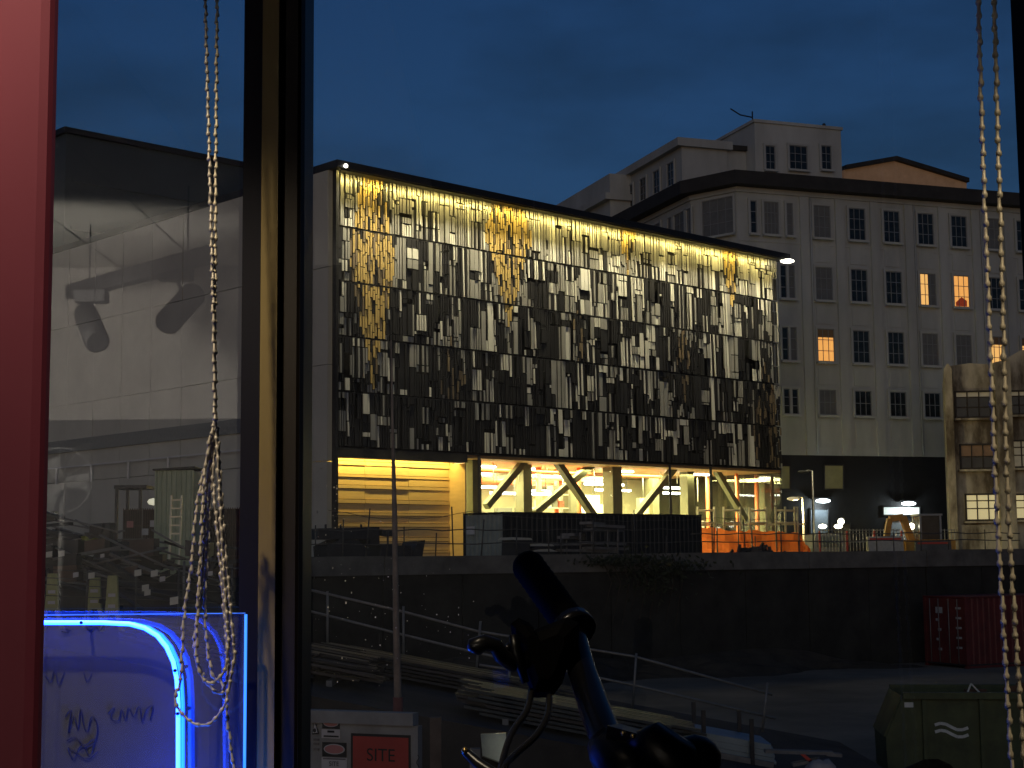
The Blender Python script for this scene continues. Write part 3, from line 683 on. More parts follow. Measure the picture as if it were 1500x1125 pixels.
paneP = mat('old_pane_pale', (0.55, 0.5, 0.36), .6, var=.2, scale=1.5, emit=(1, .85, .5), estr=.06)
fr = mat('old_frame', (0.06, 0.05, 0.035), .8, var=.3)
def old_win(x0, y0, x1, y1, nx, rws):         # rws: list of (height fraction, material) from the top
    s0, s1 = hs(x0), hs(x1); zt_, zb_ = Hp(x0, y0).z, Hp(x0, y1).z
    f = MB(); t = .1
    for a, e in ((H(s0, zb_, -.35), H(s0, zt_, -.35)), (H(s1, zb_, -.35), H(s1, zt_, -.35))): f.bar(a, e, t, t, up=HN)
    for z_ in (zb_, zt_): f.bar(H(s0-.05, z_, -.34), H(s1+.05, z_, -.34), t, .16)
    for k_ in range(1, nx): f.bar(H(s0+(s1-s0)*k_/nx, zb_, -.36), H(s0+(s1-s0)*k_/nx, zt_, -.36), .055, .06, up=HN)
    z_ = zt_
    o = f.build('window', fr, hb)
    for fr_, m_ in rws:
        hh = (zt_-zb_)*fr_
        for k_ in range(nx):
            a, e = s0+(s1-s0)*k_/nx+.035, s0+(s1-s0)*(k_+1)/nx-.035
            q = MB(); j = random.uniform(0, .02); q.prism([H(a, z_-hh+.035, -.40-j), H(e, z_-hh+.035, -.40-j), H(e, z_-.035, -.40-j), H(a, z_-.035, -.40-j)], -HN*.02); q.build('pane', m_, o)
        z_ -= hh
        f = MB(); f.bar(H(s0, z_, -.375), H(s1, z_, -.375), .05, .05); f.build('glazing_bar', fr, o)
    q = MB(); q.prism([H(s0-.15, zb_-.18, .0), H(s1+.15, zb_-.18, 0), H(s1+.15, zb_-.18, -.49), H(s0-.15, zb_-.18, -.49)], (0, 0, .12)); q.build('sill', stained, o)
old_win(1413, 724, 1463, 762, 3, ((.25, paneY), (.3, paneY), (.45, paneY)))
old_win(1408, 651, 1458, 686, 3, ((.5, paneB), (.5, paneD)))
old_win(1404, 573, 1456, 611, 3, ((.22, paneP), (.39, paneD), (.39, paneD)))
old_win(1484, 724, 1530, 760, 3, ((.25, paneY), (.3, paneY), (.45, paneY)))
old_win(1482, 645, 1530, 684, 3, ((.25, paneP), (.3, paneP), (.45, paneP)))
old_win(1482, 572, 1530, 606, 3, ((.22, paneP), (.39, paneD), (.39, paneD)))
# ================================================================== TERRACE: guard rail, containers, plant
ppipe = mat('scaffold_pipe', (0.11, 0.105, 0.095), 0.5, .4, var=.3, scale=8)
KT = EYE - 0.05
gr = thing('guard_rail', 'thin dark pipe guard rail on top of the retaining wall coping', 'railing', wall_pt(750, .08, KT))
prev = None
for i_, (px, top, lean) in enumerate(((462, 1.05, 0), (502, 1.25, .02), (536, 1.62, .15), (566, .9, .1), (592, 1.0, 0), (638, .78, .04), (664, 1.7, -.05), (705, 1.25, .12), (757, .8, 0), (804, 1.35, 0), (822, .75, 0), (870, 1.25, 0), (915, .9, 0), (930, 1.6, 0), (976, .65, .03), (1044, 1.1, 0), (1046, .95, .04), (1092, 1.25, -.05), (1107, .62, 0), (1145, 1.1, 0), (1192, 2.6, .03), (1232, .75, 0), (1285, .85, 0), (1310, .75, 0), (1350, .8, 0), (1390, .78, 0), (1444, .85, 0), (1480, .9, 0))):
    p = wall_pt(px, .08, KT); b = MB(); b.tube([p-Z*.04, p+Z*top+WD*lean], .024, 6); b.build('post', ppipe, gr)
def rail_path(hs_, px0, px1, sag=.03):
    pts = []; n = 26
    for k in range(n+1):
        px = px0+(px1-px0)*k/n; p = wall_pt(px, .04, KT+hs_(px)+sag*math.sin(k*1.9)); pts.append(p)
    return pts
for h_, r, x0, x1 in ((lambda x: 1.55-.28*abs(math.sin((x-480)/70)) if x < 760 else 1.25+.05*math.sin(x/40), .012, 480, 1190), (lambda x: .88, .022, 455, 1012), (lambda x: .70, .022, 1012, 1495), (lambda x: .40, .022, 455, 1495)):
    b = MB(); b.tube(rail_path(h_, x0, x1), r, 6); b.build('rail', ppipe, gr)
def corr_panel(mb, p0, ud, nd, length, h, pitch=.28, depth=.036, mi=0):     # corrugated sheet from profile
    pts = []; s_ = 0
    while s_ < length-1e-3:
        for f_, o_ in ((0, 0), (.35, 0), (.5, 1), (.85, 1)):
            if s_+f_*pitch <= length: pts.append((s_+f_*pitch, -depth*o_))
        s_ += pitch
    pts.append((length, 0))
    for a, e in zip(pts[:-1], pts[1:]):
        A0 = p0+ud*a[0]+nd*a[1]; E0 = p0+ud*e[0]+nd*e[1]; mb.poly([A0, E0, E0+Z*h, A0+Z*h], mi)
    return mb
def container(name, label, base, ud, length, side_m, end_m, doors_at_start=True, h=2.59, w=2.44):
    # base: near corner; ud runs along the long side, nd points out of that side
    nd = Vector((ud.y, -ud.x, 0)); t = thing(name, label, 'container', base)
    B = Vector(base); fz = .16
    b = MB(); b.prism([B+Z*.1, B+ud*length+Z*.1, B+ud*length-nd*w+Z*.1, B-nd*w+Z*.1], (0, 0, .06)); b.build('floor_pan', dsteel, t)
    b = MB(); b.prism([B+Z*(h-.06)+nd*.004, B+ud*length+Z*(h-.06)+nd*.004, B+ud*length-nd*(w+.004)+Z*(h-.06), B-nd*(w+.004)+Z*(h-.06)], (0, 0, .06)); b.build('roof', side_m, t)
    b = MB(); corr_panel(b, B+ud*.12+Z*fz-nd*.02, ud, nd, length-.24, h-fz-.07); b.build('side_wall', side_m, t)
    b = MB(); corr_panel(b, B+ud*(length-.12)+Z*fz-nd*(w-.02), -ud, -nd, length-.24, h-fz-.07); b.build('side_wall', side_m, t)
    b = MB(); corr_panel(b, B+ud*(length-.02)-nd*.12+Z*fz, -nd, ud, w-.24, h-fz-.07); b.build('end_wall', end_m, t)
    for (du, dn) in ((0, 0), (length-.14, 0), (0, w-.14), (length-.14, w-.14)):
        b = MB(); q = B+ud*du-nd*dn; b.prism([q, q+ud*.14, q+ud*.14-nd*.14, q-nd*.14], (0, 0, h-.065)); b.build('corner_post', side_m, t)
    for dn in (0.0, w-.1):
        b = MB(); q = B-nd*dn+Z*.0; b.prism([q+ud*.15+Z*.01, q+ud*(length-.15)+Z*.01, q+ud*(length-.15)-nd*.1+Z*.01, q+ud*.15-nd*.1+Z*.01], (0, 0, .088)); b.build('bottom_rail', side_m, t)
    return t, B, ud, nd, h, w
side_shaded = mat('container_side_shaded', (0.016, 0.017, 0.016), .55, var=.25, scale=1.5)  # one container: shaded long side and lit end put into two colours
end_lit = mat('container_end_lit', (0.34, 0.38, 0.33), .6, var=.2, scale=1.5)
q = at(740, 800, 60)
t, B, ud, nd, h, w = container('shipping_container', 'shipping container with shaded side and lit ribbed end painted in, behind the guard rail', (q.x, q.y, TER), D, 11.9, side_shaded, side_shaded)
b = MB(); corr_panel(b, B-nd*(w-.12)+Z*.16+ud*.02, nd, -ud, w-.24, h-.24, pitch=.26, depth=.07); b.build('end_wall', end_lit, t)
b = MB(); b.obox(B-nd*1.9+Z*1.9-ud*.08, nd*.22, ud*.02, Z*.16); b.build('notice', mat('notice_white', (.7, .7, .66), .6, var=.1), t)
red_m = mat('container_red', (0.135, 0.022, 0.019), .6, var=.35, scale=1.5)
q = at(1415, 930, 60.2)
RU = Vector((math.sin(R(65)), math.cos(R(65)), 0))
t, B, ud, nd, h, w = container('shipping_container', 'dark red shipping container with lock-rod doors on the pit floor', (q.x, q.y, 0), RU, 12.0, red_m, red_m, h=2.75)
for k in range(2):
    a = B - nd*(.13+k*1.09)
    b = MB(); e = a - nd*1.07; b.prism([a+Z*.16+ud*.02, e+Z*.16+ud*.02, e+Z*.16+ud*.07, a+Z*.16+ud*.07], (0, 0, h-.24)); dr = b.build('door', red_m, t)
    for f_ in (.28, .75):
        b = MB(); p = a - nd*1.07*f_ - ud*.015; b.tube([p+Z*.18, p+Z*(h-.1)], .022, 6); b.build('lock_rod', mat('rod_grey', (.22, .2, .19), .5, .4, var=.2), dr)
    b = MB()
    for r_ in range(5):
        z_ = 2.3-r_*.38-.1*k
        if k == 0: b.obox(a-nd*.28+Z*z_+ud*.012, nd*.16, ud*.004, Z*.04); 
        else: b.obox(a-nd*(.3+.1*(r_ % 2))+Z*(z_)+ud*.012, nd*(.10 if r_ != 0 else .2), ud*.004, Z*(.05 if r_ else .12))
    b.build('stencil_marks', mat('stencil', (.45, .45, .43), .7, var=.3), dr)
# skip bin
gm = mat('skip_green', (0.062, 0.078, 0.027), .6, var=.45, scale=2.2, bump=.1)
q = at_z(1322, 1020, 1.62); SK = Vector((q.x, q.y, 0))
t = thing('skip_bin', 'green steel skip bin with sloped end and white swoosh mark', 'skip', SK)
ux, uy = Vector((.995, -.1, 0)).normalized(), Vector((.1, .995, 0)).normalized()
prof = [(-.36, .80), (0, 1.62), (4.0, 1.62), (4.3, .80), (4.2, .05), (-.34, .05)]
fr_ = [SK+ux*a+Z*z_ for a, z_ in prof]
b = MB(); b.prism(fr_, uy*.05); b.build('side_plate', gm, t)
b = MB(); b.prism([p+uy*1.75 for p in fr_], uy*.05); b.build('side_plate', gm, t)
for i0, i1, nm in ((0, 1, 'end_plate'), (2, 3, 'end_plate'), (4, 5, 'floor_plate'), (0, 5, 'end_plate'), (3, 4, 'end_plate')):
    b = MB(); a, e = fr_[i0]+uy*.052, fr_[i1]+uy*.052; nrm = (e-a).cross(uy).normalized()*.04; b.prism([a, e, e+uy*1.695, a+uy*1.695], nrm if nrm.z < .1 else -nrm); b.build(nm, gm, t)
b = MB(); b.bar(fr_[1]-uy*.06+Z*.02, fr_[2]-uy*.06+Z*.02, .13, .14); b.bar(fr_[1]+uy*1.86+Z*.02, fr_[2]+uy*1.86+Z*.02, .13, .14); b.build('rim', gm, t)
for a_ in (.42, 1.55, 2.7, 3.7):
    b = MB(); b.bar(SK+ux*a_-uy*.04+Z*.08, SK+ux*a_-uy*.04+Z*1.56, .10, .09, up=uy); b.build('rib', gm, t)
wm = mat('swoosh_white', (.62, .64, .6), .6, var=.15)
b = MB()
for dz in (0, -.14):
    pts = [SK+ux*(.62+.11*k)+Z*(1.05+dz+.05*math.sin(k*1.1)-.012*k)-uy*.012 for k in range(7)]
    for a, e in zip(pts[:-1], pts[1:]): b.bar(a, e, .06, .006)
    b.build('swoosh_mark', wm, t); b = MB()
b.obox(SK+ux*.12+Z*1.45-uy*.012, ux*.09, uy*.004, Z*.05); b.build('plate', wm, t)
rust = mat('scrap_rust', (.13, .07, .04), .9, var=.4, scale=5)
sp = thing('scrap_heap', 'rusty scrap and rubble heaped in the green skip', 'rubble', SK+ux*2.2+uy*.9+Z*.1)
b = MB()
for k in range(26):
    c = SK+ux*random.uniform(1.2, 3.7)+uy*random.uniform(.35, 1.45)+Z*random.uniform(1.2, 1.72); v = Vector((random.uniform(-1, 1), random.uniform(-1, 1), random.uniform(-.4, .4))).normalized()
    b.bar(c-v*.25, c+v*.25, random.uniform(.05, .22), random.uniform(.05, .2))
b.obox(SK+ux*2.2+uy*.9+Z*.65, ux*1.7, uy*.8, Z*.55); b.build('debris', rust, sp)
b = MB(); c = SK+ux*1.35+uy*.4+Z*1.62; b.bar(c, c+ux*.1+Z*.22, .03, .03); b.bar(c+ux*.1+Z*.22, c+ux*.28+Z*.02, .03, .03); b.build('bent_strip', wm, sp)
# ================================================================== terrace machinery in the light
TZ = TER
orange = mat('orange_mesh', (0.90, 0.20, 0.05), .7, var=.2, scale=3)
_n = orange.node_tree; _tr = _n.nodes.new('ShaderNodeBsdfTranslucent'); _tr.inputs['Color'].default_value = (.95, .24, .06, 1); _mx = _n.nodes.new('ShaderNodeMixShader'); _mx.inputs[0].default_value = .6
_n.links.new(_n.nodes['Principled BSDF'].outputs[0], _mx.inputs[1]); _n.links.new(_tr.outputs[0], _mx.inputs[2]); _n.links.new(_mx.outputs[0], _n.nodes['Material Output'].inputs['Surface'])
def lit_pt(px, py, y): return at(px, py, y)
ot = at(1100, 800, 80); t = thing('mesh_barrier', 'bright orange plastic mesh barrier screens tied to posts', 'barrier', (ot.x, ot.y, TZ))
edges = [1014, 1050, 1081, 1101, 1137, 1170, 1188]; tops = [771, 774, 779, 777, 779, 781, 800]
for k in range(6):
    b = MB(); n = 5
    p0_, p1_ = at(edges[k], tops[k], 80), at(edges[k+1]-1, tops[k+1] if k < 5 else 806, 80)
    for j in range(n):
        for i_ in range(4):
            def g(u_, v_):
                p = p0_.lerp(p1_, u_); z_ = TZ + (p.z-TZ)*v_; return Vector((p.x, p.y+.12*math.sin(u_*7+v_*5+k), z_+.05*math.sin(u_*9)*v_))
            b.poly([g(j/n, i_/4), g((j+1)/n, i_/4), g((j+1)/n, (i_+1)/4), g(j/n, (i_+1)/4)], 0, True)
    b.build('mesh_screen', orange, t)
    b = MB(); b.tube([(p0_.x, p0_.y-.1, TZ), (p0_.x, p0_.y-.1, p0_.z+.3)], .03, 6); b.build('post', ppipe, t)
sc_m = mat('scaffold_lit', (0.62, 0.56, 0.36), .5, .2, var=.15)  # pale yellow tone carries the light falling on the scaffold tubes
q = at(1100, 760, 82.5); t = thing('scaffold_walkway', 'pale tube scaffold walkway with handrail frames beside the glazed corner', 'scaffold', (q.x, q.y, TZ))
for k in range(5):
    xa, xb = 1022+k*38, 1046+k*38+(4 if k == 3 else 0)
    if k == 4: xa, xb = 1150, 1168
    b = MB(); y_ = 82.5
    A_, B_ = at(xa, 745, y_), at(xb, 745, y_); l_ = at(xa, 782, y_).z
    b.tube([(A_.x, y_, l_-.4), (A_.x, y_, A_.z+.1), ], .06, 6); b.tube([(B_.x, y_, l_-.4), (B_.x, y_, B_.z+.1)], .06, 6)
    for z_ in (A_.z-.1, at(xa, 766, y_).z): b.tube([(A_.x, y_, z_), (B_.x, y_, z_)], .06, 6)
    b.build('handrail_frame', sc_m, t)
    b = MB(); b.tube([(A_.x, y_+.1, TZ), (A_.x, y_+.1, l_)], .05, 6); b.build('standard', sc_m, t)
a, e = at(1015, 768, 82.7), at(1180, 768, 82.7)
b = MB(); b.box((a.x, 82.6, a.z-.08), (e.x, 83.6, a.z)); b.build('plank_deck', sc_m, t)
# lamps on posts
def street_lamp(px, pyb, pyt, y, arm, label, emis, en, col, m_):
    p = at(px, pyt, y); t = thing('street_lamp', label, 'street lamp', (p.x, p.y, TZ), 'lamps on poles beside the station')
    b = MB(); b.tube([(p.x, p.y, TZ), (p.x, p.y, TZ+.8), (p.x, p.y, p.z)], [.10, .07, .05], 8); b.build('pole', m_, t)
    b = MB(); b.tube([(p.x, p.y, p.z), (p.x+arm*.5, p.y, p.z+.06), (p.x+arm, p.y, p.z-.02)], .04, 6); b.build('arm', m_, t)
    b = MB(); b.ball((p.x+arm*1.15, p.y, p.z-.05), .3, 10, sq=(1.2, .7, .35)); b.build('head', emis, t)
    if en: lamp('street_lamp_light', 'SPOT', (p.x+arm*1.15, p.y, p.z-.25), en, col, t, target=(p.x+arm*1.15+6, p.y+1.5, TZ+1.5), spot=R(168), radius=.2)
headw = mat('lamp_head_warm', (.8, .72, .5), .5, var=0, emit=(1, .85, .5), estr=.35)
street_lamp(1176, 812, 729, 84, -.45, 'short pale lamp post with drooping warm head beside orange barrier', headw, 1100, (1, .82, .46), sc_m)
street_lamp(1190, 812, 690, 94, -.5, 'slim dark lamp post with unlit head against black wall', dsteel, 0, (1, 1, 1), steel)
# bright headlamps of parked plant
q = at(1214, 772, 90); t = thing('parked_van', 'dark parked van with two bright headlamps by the black wall', 'van', (q.x, q.y, TZ))
vx = Vector((1, 0, 0)); vb_ = Vector((q.x, q.y, TZ))
b = MB(); b.prism([vb_+Vector((-.9, 0, .35)), vb_+Vector((.9, 0, .35)), vb_+Vector((.95, 0, 1.1)), vb_+Vector((.75, 0, 1.95)), vb_+Vector((-.75, 0, 1.95)), vb_+Vector((-.95, 0, 1.1))], (0, 4.2, 0)); b.build('body', mat('van_paint', (.06, .06, .065), .35, var=.1), t)
b = MB(); b.prism([vb_+Vector((-.72, -.01, 1.15)), vb_+Vector((.72, -.01, 1.15)), vb_+Vector((.62, -.01, 1.8)), vb_+Vector((-.62, -.01, 1.8))], (0, -.02, 0)); b.build('windscreen', dglass, t)
for sx in (-.8, .8):
    for yy in (.8, 3.3): b = MB(); b.tube([vb_+Vector((sx-.1, yy, .34)), vb_+Vector((sx+.1, yy, .34))], .34, 14); b.build('wheel', rubber, t)
hl = mat('headlamp', (1, 1, 1), .5, var=0, emit=(1, .97, .75), estr=7)
for x_, y_ in ((1205, 771), (1228, 771), (1232, 764)):
    p = at(x_, y_, 89.7); b = MB(); b.ball(p, .17, 8, sq=(1.5, .6, .8)); 
    if x_ != 1232: b.build('headlamp', hl, t)
p = at(1232, 764, 90.6); tl = thing('work_lamp', 'small bright work lamp on a stand near the parked van', 'lamp', (p.x, p.y, TZ))
b = MB(); b.ball(p, .2, 8); b.build('bulb', hl, tl); b = MB(); b.tube([(p.x, p.y, TZ), (p.x, p.y, p.z-.1)], .04, 6); b.build('stand', dsteel, tl)
# excavator
yel = mat('plant_yellow', (0.62, 0.30, 0.04), .5, var=.25, scale=2)
q = at(1345, 800, 76); EX = Vector((q.x, q.y, TZ)); t = thing('excavator', 'orange-yellow excavator with raised boom beside the old concrete building', 'excavator', EX)
def ex(px, py, y=76): return at(px, py, y)
for dx in (-.55, 1.1):
    b = MB(); c = EX+Vector((dx, 0, .42)); b.prism([c+Vector((-.25, -1.5, -.42+.12)), c+Vector((-.25, -1.2, -.42)), c+Vector((-.25, 1.2, -.42)), c+Vector((-.25, 1.5, -.3)), c+Vector((-.25, 1.5, .2)), c+Vector((-.25, 1.2, .38)), c+Vector((-.25, -1.2, .38)), c+Vector((-.25, -1.5, .2))], (.5, 0, 0)); b.build('track', rubber, t)
b = MB(); b.box(EX+Vector((-.9, -1.2, .85)), EX+Vector((1.5, 1.4, 1.45))); b.build('body', yel, t)
ct = ex(1372, 753).z; c0, c1 = ex(1343, 780).x, ex(1372, 780).x
b = MB(); b.box((c0, 75.3, EX.z+1.46), (c1, 76.6, ct-.1)); b.build('cab', dglass, t)
b = MB()
for x_ in (c0, c1):
    for y_ in (75.28, 76.62): b.bar((x_, y_, EX.z+1.45), (x_, y_, ct-.02), .09, .09)
b.box((c0-.1, 75.2, ct-.09), (c1+.1, 76.7, ct)); b.build('cab_frame', mat('cab_grey', (.35, .35, .32), .5, var=.1), t)
pts = [ex(1333, 786), ex(1322, 757), ex(1303, 760), ex(1293, 772)]
b = MB()
for a, e, w_ in ((pts[0]+Vector((.1, 0, -.3)), pts[1], .42), (pts[1], pts[2], .36)): b.bar(a, e, w_, .3, up=(0, 1, 0))
b.build('boom', yel, t)
b = MB(); b.bar(pts[2], ex(1298, 790), .28, .26, up=(0, 1, 0)); b.build('dipper_arm', yel, t)
p = ex(1299, 792); b = MB(); b.prism([p+Vector((-.45, -.4, .2)), p+Vector((.3, -.4, .25)), p+Vector((.4, -.4, -.3)), p+Vector((-.1, -.4, -.6)), p+Vector((-.5, -.4, -.35))], (0, .8, 0)); b.build('bucket', dsteel, t)
b = MB(); b.tube([ex(1337, 782), ex(1326, 764)], .06, 6); b.build('hydraulic_ram', steel, t)
b = MB(); b.ball(ex(1335, 771), .17, 8); b.build('lamp', MATS['headlamp'], t)
# pale site barriers in front of excavator
for i_, (x0, x1, y0, lab) in enumerate(((1270, 1322, 786, 'pale concrete road barrier below the excavator boom'), (1340, 1392, 792, 'low dull barrier with red tape below the excavator cab'))):
    a, e = at(x0, y0, 72), at(x1, y0+1, 72); t = thing('road_barrier', lab, 'barrier', ((a.x+e.x)/2, 72, TZ))
    b = MB(); b.prism([(a.x, 71.7, TZ), (a.x, 72.3, TZ), (a.x, 72.3, TZ+.35), (a.x, 72.1, a.z), (a.x, 71.9, a.z), (a.x, 71.7, TZ+.35)], (e.x-a.x, 0, 0)); b.build('block', mat('barrier_pale', (.5, .47, .38), .8, var=.2) if i_ == 0 else concrete, t)
    b = MB(); b.bar((a.x+.1, 71.86, a.z-.12), (e.x-.1, 71.86, a.z-.12), .09, .03); b.build('tape', mat('tape_red', (.6, .07, .04), .6, var=.1), t)
t = thing('chain_fence', 'grey mesh site fence panels with red clips below the black wall', 'fence', tuple(at(1260, 800, 78).xy)+(TZ,))
for k in range(5):
    a, e = at(1200+k*40, 775, 80), at(1238+k*40, 775, 80)
    b = MB()
    for j in range(9): x_ = a.x+(e.x-a.x)*j/8; b.tube([(x_, 80, TZ), (x_, 80, a.z)], .018, 4)
    for j in range(4): z_ = TZ+(a.z-TZ)*(j+.3)/3.4; b.tube([(a.x, 80, z_), (e.x, 80, z_)], .018, 4)
    b.build('fence_panel', steel, t)
    b = MB(); b.bar((a.x, 79.95, TZ+.5), (a.x, 79.95, a.z-.1), .1, .08, up=(0, 1, 0)); b.build('clip', MATS['tape_red'], t)
# dark clutter on the coping, left: machine, barrow, pallets
def wq(px, py, back=1.5): return on_plane(px, py, WP-WN*back, WN)
mach = mat('machine_dark', (.03, .032, .036), .5, var=.3, scale=3)
q = wq(540, 810); t = thing('tracked_dumper', 'dark tracked site dumper with tipped skip behind the coping', 'dumper', (q.x, q.y, TZ))
def wprism(pts, d_, nm, m_, par, back=1.5):
    b = MB(); b.prism([wq(x, y, back) for x, y in pts], -WN*d_); return b.build(nm, m_, par)
wprism([(480, 822), (478, 800), (498, 790), (525, 791), (540, 806), (536, 822)], 1.4, 'track_body', mach, t)
wprism([(465, 790), (466, 774), (556, 772), (556, 790)], 1.6, 'deck', mach, t, 1.6)
wprism([(540, 798), (542, 780), (556, 778), (556, 800)], 1.2, 'engine_cover', mach, t, 1.7)
wprism([(556, 820), (558, 798), (602, 799), (604, 820)], 1.4, 'chassis', mach, t)
wprism([(602, 818), (612, 793), (623, 791), (618, 820)], 1.4, 'tipped_skip', mach, t, 1.45)
wprism([(560, 784), (560, 776), (575, 776), (575, 786)], .6, 'seat', mach, t, 1.8)
b = MB()
for x_, y0, y1 in ((477, 790, 768), (499, 774, 768), (529, 774, 768), (568, 798, 776)): b.tube([wq(x_, y0, 1.8), wq(x_, y1, 1.8)], .04, 6)
b.build('stanchions', mach, t)
q = wq(790, 800); t = thing('pallet_stack', 'pale rim-lit stack of hoses and pallets behind the guard rail', 'stack', (q.x, q.y, TZ))
wprism([(752, 818), (753, 791), (776, 790), (777, 818)], 1.0, 'drum', mach, t, 1.2); wprism([(748, 791), (752, 787), (778, 788), (780, 791)], 1.1, 'drum_lid', mat('lid_pale', (.5, .5, .42), .6, var=.1), t, 1.15)
for k in range(4): wprism([(776+k, 800+k*4), (780+k*3, 797+k*4), (808-k, 796+k*4), (812+k*3, 800+k*4)], 1.2, 'hose_coil', MATS['lid_pale'] if k % 2 == 0 else mach, t, 1.2+.02*k)
q = wq(880, 800); t = thing('timber_trestle', 'dim trestle loaded with timber offcuts before the shaded container side', 'trestle', (q.x, q.y, TZ))
grey_t = mat('timber_grey', (.22, .21, .19), .8, var=.3, scale=4)
for (x0, y0, x1, y1) in ((825, 787, 850, 789), (832, 783, 848, 784), (866, 770, 909, 772), (862, 776, 905, 777), (855, 795, 910, 797), (805, 797, 860, 797), (820, 806, 900, 808), (860, 803, 915, 804), (858, 766, 878, 768)):
    b = MB(); b.bar(wq(x0, y0, 1.4), wq(x1, y1, 1.5+random.random()), .10, .5); b.build('plank', grey_t, t)
for x_, y1 in ((830, 788), (850, 780), (867, 770), (905, 771), (890, 776)):
    b = MB(); b.tube([wq(x_, 822, 1.6), wq(x_, y1, 1.6)], .035, 6); b.build('leg', grey_t, t)
q = wq(1090, 810); t = thing('rubble_heap', 'low dark heap of broken boards and cables on the coping', 'rubble', (q.x, q.y, KT))
b = MB()
for k in range(34):
    x_ = random.gauss(1105, 18); p = wq(x_, 814-max(0, 12-abs(x_-1100)*.4)*random.random(), .2); v = Vector((random.uniform(-1, 1), random.uniform(-.3, .3), random.uniform(-.3, .6))).normalized()
    b.bar(p-v*.35, p+v*.35, random.uniform(.03, .12), random.uniform(.05, .3))
b.bar(wq(1110, 808, .2), wq(1118, 795, .2), .08, .08); b.build('debris', mach, t)
# creeper spilling over the wall
leaf = mat('creeper_leaf', (.035, .042, .014), .7, var=.5, scale=3)
def leaves(mb, c, rx, ry, rz, n, sz):
    for _ in range(n):
        d_ = Vector((random.gauss(0, .42), random.gauss(0, .42), random.gauss(0, .42))); p = c + Vector((d_.x*rx, d_.y*ry, d_.z*rz))
        a = Vector((random.uniform(-1, 1), random.uniform(-1, 1), random.uniform(-1, 1))).normalized(); e = a.orthogonal().normalized(); s_ = sz*random.uniform(.5, 1.3)
        mb.poly([p-a*s_, p+e*s_*.45, p+a*s_, p-e*s_*.45])
t = thing('creeper_bush', 'dark green creeper bush spilling over the retaining wall', 'bush', wall_pt(930, -.35, EYE-3.2))
b = MB()
for px, py, rx, rz, n in ((905, 820, 2.4, .22, 420), (945, 832, 2.6, .5, 420), (985, 830, 2.0, .35, 260), (945, 852, 1.6, .7, 220), (880, 824, 1.2, .2, 140)):
    leaves(b, on_plane(px, py, WP+WN*.35, WN), rx, .7, rz, n, .11)
b.build('foliage', leaf, t, kind='stuff')
b = MB()
for k in range(9):
    p = wall_pt(880+k*13, -.2, EYE-.1); b.tube([p, p+WN*.25-Z*1.0+WD*.3, p+WN*.1-Z*(2.2+.3*(k % 3))], [.03, .02, .01], 5)
b.build('stems', mat('stem', (.06, .045, .03), .9, var=.3), t)
# ================================================================== RAMP: rail, steel bundles, mast, hut
rpipe = mat('rail_pipe', (0.26, 0.245, 0.215), .5, .3, var=.25, scale=6)
q = at(790, 940, 33); t = thing('ramp_guard_rail', 'two-rail scaffold pipe guard rail sloping down along the ramp', 'railing', (q.x, 33, ramp_z(q.x)))
top = [at(440, 861, 33), at(590, 896, 33), at(700, 925, 33), at(930, 962, 33), at(1132, 1018, 33)]
low = [at(440, 892, 33), at(590, 930, 33), at(700, 957, 33), at(930, 1004, 33), at(1137, 1053, 33)]
for a in (top, low): 
    b = MB(); b.tube([p + Vector((0, .04, 0)) for p in a], .028, 8); b.build('rail', rpipe, t)
for px, y0, lean in ((480, 866, 0), (591, 888, 0), (704, 910, -.12), (932, 957, -.1), (1124, 1000, -.14), (372, 840, .02), (270, 822, 0)):
    p = at(px, y0, 33); b = MB(); b.tube([(p.x+lean, 32.98, ramp_z(p.x)-.02), (p.x, 32.98, p.z)], .026, 8); b.build('post', rpipe, t)
q = at(747, 980, 30); t = thing('scaffold_stub', 'short scaffold standard with stub ledger among the steel bundles', 'scaffold', (q.x, q.y, ramp_z(q.x)))
b = MB(); p = at(746, 970, 30); b.tube([(p.x, 30, ramp_z(p.x)-.02), (p.x, 30, p.z)], .03, 8); b.build('standard', rpipe, t)
b = MB(); b.tube([at(702, 974, 29.95), at(762, 983, 29.95)], .026, 8); b.build('ledger', rpipe, t)
plank_m = [mat('deck_steel', (.034, .036, .040), .5, .2, var=.4, scale=3), mat('deck_grey', (.022, .023, .025), .65, .1, var=.4, scale=3), mat('deck_teal', (.030, .044, .050), .5, .2, var=.35, scale=3)]
RS = Vector((1, 0, -0.19)).normalized()
def bundle(label, x0, x1, y0, y1, layers, per, m_ids, jx):
    xc = (x0+x1)/2; t = thing('steel_bundle', label, 'steel bundle', (xc, (y0+y1)/2, ramp_z(xc)), 'bundles of scaffold steel on the ramp')
    for d_ in (.2, .8):
        x_ = x0+(x1-x0)*d_; b = MB(); b.bar((x_, y0, ramp_z(x_)+.05), (x_, y1, ramp_z(x_)+.05), .10, .10); b.build('bearer', grey_t, t)
    up_ = Vector((.19, 0, 1)).normalized()
    for l_ in range(layers):
        for k in range(per):
            yy = y0+(y1-y0)*(k+.5)/per; a = x0+random.uniform(0, jx); e = x1-random.uniform(0, jx); zz = .115+l_*.07
            A_ = Vector((a, yy, ramp_z(a)+zz)); E_ = Vector((e, yy+random.uniform(-.1, .1), ramp_z(e)+zz))
            b = MB(); b.bar(A_, E_, .022, (y1-y0)/per*random.uniform(.5, .8)); 
            for sgn in (-1, 1): b.bar(A_+Vector((0, sgn*(y1-y0)/per*.36, -.014)), E_+Vector((0, sgn*(y1-y0)/per*.36, -.014)), .04, .010)
            b.build('deck_plank', plank_m[random.choice(m_ids)], t)
bundle('stacked galvanised deck planks at the high end of the ramp', -6.8, -2.2, 26.3, 28.6, 6, 12, (0, 1), 1.8)
